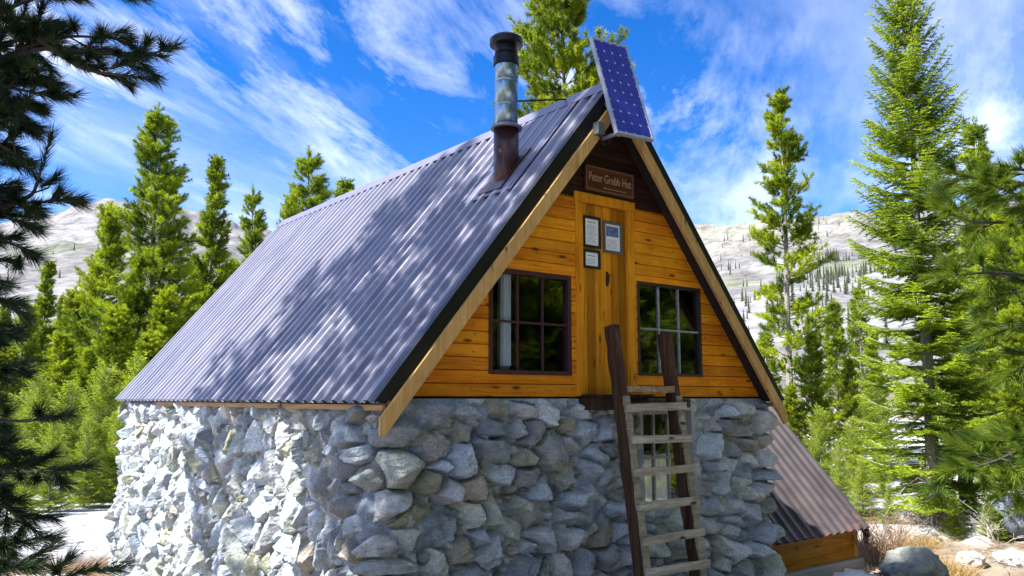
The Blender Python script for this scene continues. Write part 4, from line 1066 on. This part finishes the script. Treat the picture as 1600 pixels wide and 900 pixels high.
# ---- near pines at the edges of the view
def near_pine(name, label, boughs, trunk, mat, seed, nl=.105, nw=.0050, nn=230, tw=.052, rtrunk=.11, bark=None):
    """boughs: lists of points (u, v, d) from the trunk out to the tip"""
    g = np.random.default_rng(seed); bark = bark or M['darkbark']
    root = empty(name, trunk[0], label, 'tree'); rl = np.array(root.location)
    tb = MB(); tb.tube(trunk, np.linspace(rtrunk, rtrunk*.55, len(trunk)), 10); tb.build('trunk', bark, root)
    P = []; D = []; A = []; T = []; lim = MB()
    for bi, (pl, dens) in enumerate(boughs):
        K = np.array([at(*q) for q in pl]); seglen = np.linalg.norm(np.diff(K, axis=0), axis=1); tot = seglen.sum(); cs = np.concatenate([[0], np.cumsum(seglen)])/tot
        tt = np.linspace(0, 1, 14); C = np.stack([np.interp(tt, cs, K[:, k]) for k in range(3)], -1)
        for _ in range(2): C[1:-1] = (C[:-2]+2*C[1:-1]+C[2:])/4
        lim.tube(C, np.linspace(.016, .005, 14), 5)
        tang = nrm(np.gradient(C, axis=0)); step = tw/max(dens, .15)
        sgn = 1
        for q in np.arange(.12 if dens > .6 else .55, 1.0, step/tot):
            c = np.array([np.interp(q, tt, C[:, k]) for k in range(3)]); tg = tang[min(13, int(q*13))]
            sd = nrm(np.cross(tg, UP+g.normal(0, .5, 3))); sgn = -sgn
            td = nrm(tg*g.uniform(.5, 1.0)+sd*sgn*g.uniform(.4, 1.1)+UP*g.uniform(-.25, .35)); tl = g.uniform(.10, .30)*(1.1-.55*q)
            end = c+td*tl; lim.tube([c, (c+end)/2+g.normal(0, .008, 3), end], [.005, .004, .003], 4, cap=False)
            P.append(c+td*tl*.35); D.append(td); A.append(tl*.72); T.append(np.clip(g.normal(.4, .25), 0, 1))
        P.append(C[-3]); D.append(tang[-1]); A.append(.22); T.append(.6)
    lim.build('branches', bark, root)
    P = np.array(P); V = brushes(P, np.array(D), np.array(A), nn, nl, nw, g, spread=.62, back=-.25)
    me = tri_mesh('crown', V-rl, np.repeat(np.array(T), nn), mat); link('crown', me, root)
    return root
gx, gy = at(-75, 622, 4.3)[:2]; zt = gz(gx, gy)
tk = [(gx, gy, zt-.1), (gx+.02, gy, zt+1.5), (gx-.02, gy+.03, zt+3.2), (gx+.03, gy, zt+5.0)]
LB = [([(-110, 150, 4.3), (60, 70, 4.1), (150, 85, 4.0), (211, 80, 3.95), (264, 88, 3.9)], 1.0), ([(-70, 120, 4.3), (90, 55, 4.1), (191, 60, 4.0)], .9), ([(60, 60, 4.1), (130, 110, 4.0), (206, 120, 4.0)], 1.0),
      ([(-70, 60, 4.3), (40, 0, 4.2), (95, -10, 4.1)], 1.3), ([(-60, -20, 4.3), (80, -30, 4.2), (211, -8, 4.1)], .9), ([(-110, 170, 4.3), (-20, 130, 4.2), (80, 150, 4.1)], 1.4), ([(-110, 190, 4.2), (-10, 170, 4.1), (37, 200, 4.0)], 1.3),
      ([(-70, 90, 4.4), (30, 60, 4.4), (100, 80, 4.3)], 1.6), ([(-110, 130, 4.3), (10, 110, 4.1), (60, 120, 4.0)], 1.8), ([(-70, 40, 4.3), (20, 30, 4.2), (60, 40, 4.1)], 1.8), ([(-110, 150, 4.5), (-20, 160, 4.4), (40, 165, 4.3)], 1.8),
      ([(-128, 300, 4.3), (-38, 262, 4.2), (17, 215, 4.1), (40, 165, 4.05)], .25), ([(-128, 280, 4.3), (-58, 268, 4.2), (2, 228, 4.1)], .2), ([(-118, 250, 4.2), (-18, 215, 4.1), (32, 245, 4.0)], .9), ([(-118, 220, 4.3), (-58, 215, 4.2), (-13, 235, 4.1)], 1.4),
      ([(-128, 330, 4.3), (-28, 300, 4.2), (42, 320, 4.1), (92, 312, 4.0)], .8), ([(2, 325, 4.15), (52, 305, 4.1), (67, 255, 4.05)], .12), ([(-128, 350, 4.3), (-18, 330, 4.2), (37, 350, 4.1)], 1.4), ([(-128, 380, 4.3), (-38, 360, 4.2), (37, 388, 4.1)], 1.0), ([(-128, 310, 4.3), (-48, 300, 4.2), (2, 290, 4.1)], 1.4),
      ([(-128, 400, 4.2), (-58, 395, 4.1), (-33, 420, 4.0)], 1.2), ([(-128, 470, 4.2), (-48, 455, 4.1), (2, 470, 4.0)], 1.1), ([(-128, 500, 4.2), (-38, 500, 4.1), (7, 520, 4.0)], .9), ([(-128, 560, 4.2), (-58, 550, 4.1), (-13, 580, 4.0)], 1.0), ([(-128, 610, 4.1), (-48, 590, 4.0), (12, 575, 3.9)], .8),
      ([(-132, 660, 4.2), (-52, 650, 4.0), (28, 660, 3.9), (88, 652, 3.8)], .5), ([(-132, 700, 4.1), (-42, 725, 4.0), (28, 740, 3.9), (88, 735, 3.8)], 1.1), ([(-132, 690, 4.2), (-62, 690, 4.1), (-12, 700, 4.0)], 1.2), ([(-132, 780, 4.1), (-52, 770, 4.0), (8, 790, 3.9), (38, 815, 3.9)], 1.2), ([(-132, 820, 4.0), (-52, 830, 3.9), (18, 845, 3.8)], 1.3), ([(-132, 880, 3.9), (-42, 880, 3.8), (23, 885, 3.7)], 1.3), ([(-132, 750, 4.2), (-62, 745, 4.1), (-22, 760, 4.0)], 1.4), ([(-132, 640, 4.2), (-58, 625, 4.1), (-27, 640, 4.0)], 1.2), ([(-132, 930, 3.8), (-2, 930, 3.7), (123, 895, 3.6)], .6)]
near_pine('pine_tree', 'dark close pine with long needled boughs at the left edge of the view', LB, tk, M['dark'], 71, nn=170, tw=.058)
gx, gy = at(1690, 622, 4.6)[:2]; zt = gz(gx, gy)
tk = [(gx, gy, zt-.1), (gx+.02, gy, zt+1.5), (gx-.02, gy+.03, zt+3.0), (gx+.03, gy, zt+4.0)]
RB = [([(1690, 300, 4.6), (1590, 285, 4.5), (1530, 280, 4.4), (1490, 270, 4.4)], .7), ([(1690, 330, 4.6), (1600, 310, 4.5), (1555, 290, 4.4)], .8), ([(1690, 290, 4.6), (1620, 270, 4.5), (1585, 262, 4.4)], 1.0),
      ([(1690, 380, 4.6), (1600, 345, 4.5), (1520, 350, 4.4), (1478, 330, 4.4)], .55), ([(1690, 440, 4.6), (1600, 430, 4.5), (1540, 425, 4.4), (1490, 430, 4.4)], .7), ([(1690, 500, 4.6), (1610, 500, 4.5), (1560, 520, 4.4)], .7), ([(1690, 470, 4.6), (1620, 450, 4.5), (1570, 460, 4.4)], .7),
      ([(1690, 690, 4.5), (1600, 700, 4.4), (1550, 725, 4.3), (1495, 735, 4.2)], 1.1), ([(1690, 720, 4.5), (1620, 735, 4.4), (1570, 765, 4.3)], 1.2), ([(1690, 700, 4.6), (1610, 690, 4.5), (1560, 690, 4.4)], .9), ([(1690, 740, 4.5), (1630, 745, 4.4), (1590, 740, 4.3)], 1.3), ([(1690, 560, 4.6), (1620, 560, 4.5), (1590, 580, 4.4)], .7)]
near_pine('pine_tree', 'close pine reaching green boughs in from the right edge of the view', RB, tk, M['sidepine'], 72)

# ================================================================== ROCKS, STUMP, DRY PLANTS
def rock(u, v, d, rx, ry, rz, seed, label, col, sink=.35, fac=.10, name='boulder'):
    import bmesh
    bm = bmesh.new(); bmesh.ops.create_icosphere(bm, subdivisions=5, radius=1)
    V = np.array([q.co[:] for q in bm.verts]); g = np.random.default_rng(seed)
    k = np.ones(len(V))
    for _ in range(16):
        n = nrm(g.normal(size=3)); c = g.uniform(.62, .95); dt = V@n; k = np.minimum(k, np.where(dt > .05, c/np.maximum(dt, .05), 9))
    k = np.minimum(k, 1.05)
    k = k+(.5-np.abs(fbm(V[:, 0]*1.6+seed, V[:, 1]*1.6+V[:, 2]*1.4, 4, seed+9)*2-.94))*.26
    f = fbm(V[:, 0]*2.3+V[:, 2]*1.7+seed, V[:, 1]*2.3-V[:, 2]*1.3, 5, seed)-.5
    V = V*(k+f*.26+(fbm(V[:, 0]*7+seed, V[:, 1]*7+V[:, 2]*6, 4, seed+2)-.47)*.10)[:, None]*V3(rx, ry, rz)
    p = at(u, v, d); zz_ = gz(p[0], p[1])
    for q, co in zip(bm.verts, V): q.co = co
    F = [[x.index for x in fc.verts] for fc in bm.faces]; bm.free()
    cc_ = np.array(col)*(.8+.4*fbm(V[:, 0]*9, V[:, 1]*9+V[:, 2]*8, 3, seed+5))[:, None]
    me = make_mesh(name, V, [i for fc in F for i in fc], [3]*len(F), M['stone'], cc_, True)
    o = link(name, me); o.location = (p[0], p[1], zz_+rz*sink); o.rotation_euler = (0, 0, g.uniform(0, 6)); tag(o, label, 'rock'); return o
rock(1424, 892, 10.4, .38, .36, .27, 3, 'grey rounded boulder with a cracked top near the wing of the hut', (.27, .285, .265), .30)
rock(1515, 872, 11.3, .26, .20, .13, 5, 'flat pale rock on the dirt right of the grey boulder', (.56, .56, .55))
rock(1582, 876, 11.4, .30, .22, .14, 6, 'pale low rock at the right edge of the dirt', (.58, .57, .56))
rock(1445, 905, 9.6, .13, .10, .08, 7, 'small pale stone in front of the grey boulder', (.52, .52, .50))
rock(1603, 835, 13.2, .50, .40, .52, 8, 'dark blue grey boulder in the snow at the right edge', (.16, .18, .22))
rock(1340, 905, 9.6, .20, .16, .09, 9, 'pale flat stone below the corner of the wing', (.55, .55, .52))
rock(75, 880, 12.2, .35, .30, .20, 10, 'pale rock among snow at the left behind the dark pine', (.55, .55, .56))
for (u, v, d, sx) in [(1488, 776, 13.2, 1.5), (1545, 786, 13.0, 1.7), (1388, 762, 14.5, 1.3), (1345, 720, 15.5, 1.2), (1575, 770, 14.6, 1.4)]:
    place(u, v, d, SF, 5, 'fir_sapling', 'low bright green fir sapling growing out of the snow by the big fir', 'sapling', 'saplings by the big fir', sx)
# dark leaning stump in the snow
p = at(1513, 810, 15.0); z0 = gz(p[0], p[1])
st = empty('tree_stump', (p[0], p[1], z0), 'dark leaning broken stump in the snow right of the big fir', 'stump')
mb = MB(); mb.tube([p*V3(1, 1, 0)+UP*(z0+q) +RT*o_ for q, o_ in ((-.2, 0), (.2, .02), (.5, -.01), (.75, .05), (.95, .16), (1.02, .26))], [.17, .15, .13, .12, .10, .05], 10); mb.build('trunk', M['darkbark'], st)
mb = MB(); mb.tube([p*V3(1, 1, 0)+UP*(z0+.7)+RT*.05, p*V3(1, 1, 0)+UP*(z0+.95)-RT*.12, p*V3(1, 1, 0)+UP*(z0+1.3)-RT*.16], [.04, .025, .01], 6); mb.build('broken_branch', M['darkbark'], st)
def shrub(u, v, d, n, h, spread, seed, label, mat, name='dry_shrub', cat='shrub'):
    g = np.random.default_rng(seed); p = at(u, v, d); z0 = gz(p[0], p[1]); mb = MB()
    for k in range(n):
        a = g.uniform(0, 6.28); b = V3(p[0], p[1], z0)+V3(math.cos(a), math.sin(a), 0)*g.uniform(0, spread*.3); l = h*g.uniform(.5, 1.1)
        d1 = V3(math.cos(a), math.sin(a), 0)*spread*g.uniform(.3, 1)
        pts = [b, b+d1*.3+UP*l*.5+g.normal(0, .02, 3), b+d1*.75+UP*l*.85+g.normal(0, .03, 3), b+d1+UP*l+g.normal(0, .05, 3)]
        mb.tube(pts, [.006, .005, .0035, .002], 4, g.uniform(.7, 1.3), cap=False)
        for _ in range(5):
            q = pts[g.integers(1, 4)]; mb.tube([q, q+g.normal(0, .06, 3)+UP*.06, q+g.normal(0, .10, 3)+UP*.12], [.003, .0025, .0015], 3, g.uniform(.7, 1.4), cap=False)
    o = empty(name, (p[0], p[1], z0), label, cat); mb.build('twigs', mat, o); return o
shrub(1368, 855, 11.6, 46, .55, .45, 81, 'bare twiggy shrub between the wing corner and the grey boulder', M['twig'])
shrub(1395, 850, 12.2, 30, .45, .40, 82, 'leafless brown shrub just behind the grey boulder', M['twig'])
shrub(1560, 850, 12.6, 8, .40, .5, 83, 'thin bleached twigs sticking out of the snow on the right', M['deadwood'])
def grass_clump(u, v, d, n, h, sp, seed, label):
    g = np.random.default_rng(seed); p = at(u, v, d); z0 = gz(p[0], p[1])
    B = np.stack([np.clip(g.normal(0, sp, n), -1.6*sp, 1.6*sp), np.clip(g.normal(0, sp, n), -1.6*sp, 1.6*sp), np.zeros(n)], -1); D = nrm(np.concatenate([g.normal(0, .7, (n, 2)), g.uniform(.4, 1, (n, 1))], 1))
    V = blades(B, D, h*g.uniform(.4, 1.1, n), .008, g); me = tri_mesh('grass_clump', V, np.repeat(g.uniform(0, 1, n), 1), M['straw']); o = link('grass_clump', me); o.location = (p[0], p[1], z0-.02); return tag(o, label, 'grass')
grass_clump(1478, 880, 10.9, 900, .34, .17, 91, 'clump of dry straw coloured grass right of the grey boulder')
grass_clump(1390, 885, 10.6, 500, .28, .16, 92, 'low dry grass at the left foot of the grey boulder')
grass_clump(1440, 850, 12.8, 900, .30, .19, 93, 'dry grass and needles around the foot of the big fir')
# scattered pebbles, twigs and litter on the bare ground
g = np.random.default_rng(5); mb = MB()
for k in range(600):
    u = g.uniform(1340, 1640) if g.random() < .7 else g.uniform(-20, 170); d = g.uniform(8.5, 16); r_ = at(u, 622, 1.0); x, y = r_[0]*d, r_[1]*d; s = g.uniform(.008, .045)
    c = V3(x, y, gz(x, y)); q = nrm(g.normal(size=(6, 3)))*s*g.uniform(.5, 1, (6, 1)); q = np.array([V3(1,0,0), V3(-1,0,0), V3(0,1,0), V3(0,-1,0), V3(0,0,.7), V3(0,0,-.7)])*s*g.uniform(.6, 1.3, (6, 1))
    mb.raw(c+q, [(0,2,4),(2,1,4),(1,3,4),(3,0,4),(2,0,5),(1,2,5),(3,1,5),(0,3,5)], g.uniform(.16, .34)*V3(1, .92, .82))
o = mb.build('pebbles', M['stone']); o['kind'] = 'stuff'; o['label'] = 'scattered pebbles on the bare dirt'
mb = MB()
for k in range(500):
    u = g.uniform(1340, 1640) if g.random() < .7 else g.uniform(-20, 170); d = g.uniform(8.5, 18); r_ = at(u, 622, 1.0); x, y = r_[0]*d, r_[1]*d; a = g.uniform(0, 6.28); l = g.uniform(.06, .4)
    c = V3(x, y, gz(x, y)+.012); e = V3(math.cos(a), math.sin(a), 0)*l; e[2] = gz(x+e[0], y+e[1])-gz(x, y); mb.tube([c, c+e*.5+UP*.015, c+e], [.006, .005, .003], 4, g.uniform(.6, 1.4), cap=False)
o = mb.build('fallen_twigs', M['twig']); o['kind'] = 'stuff'; o['label'] = 'fallen twigs on the ground and snow'
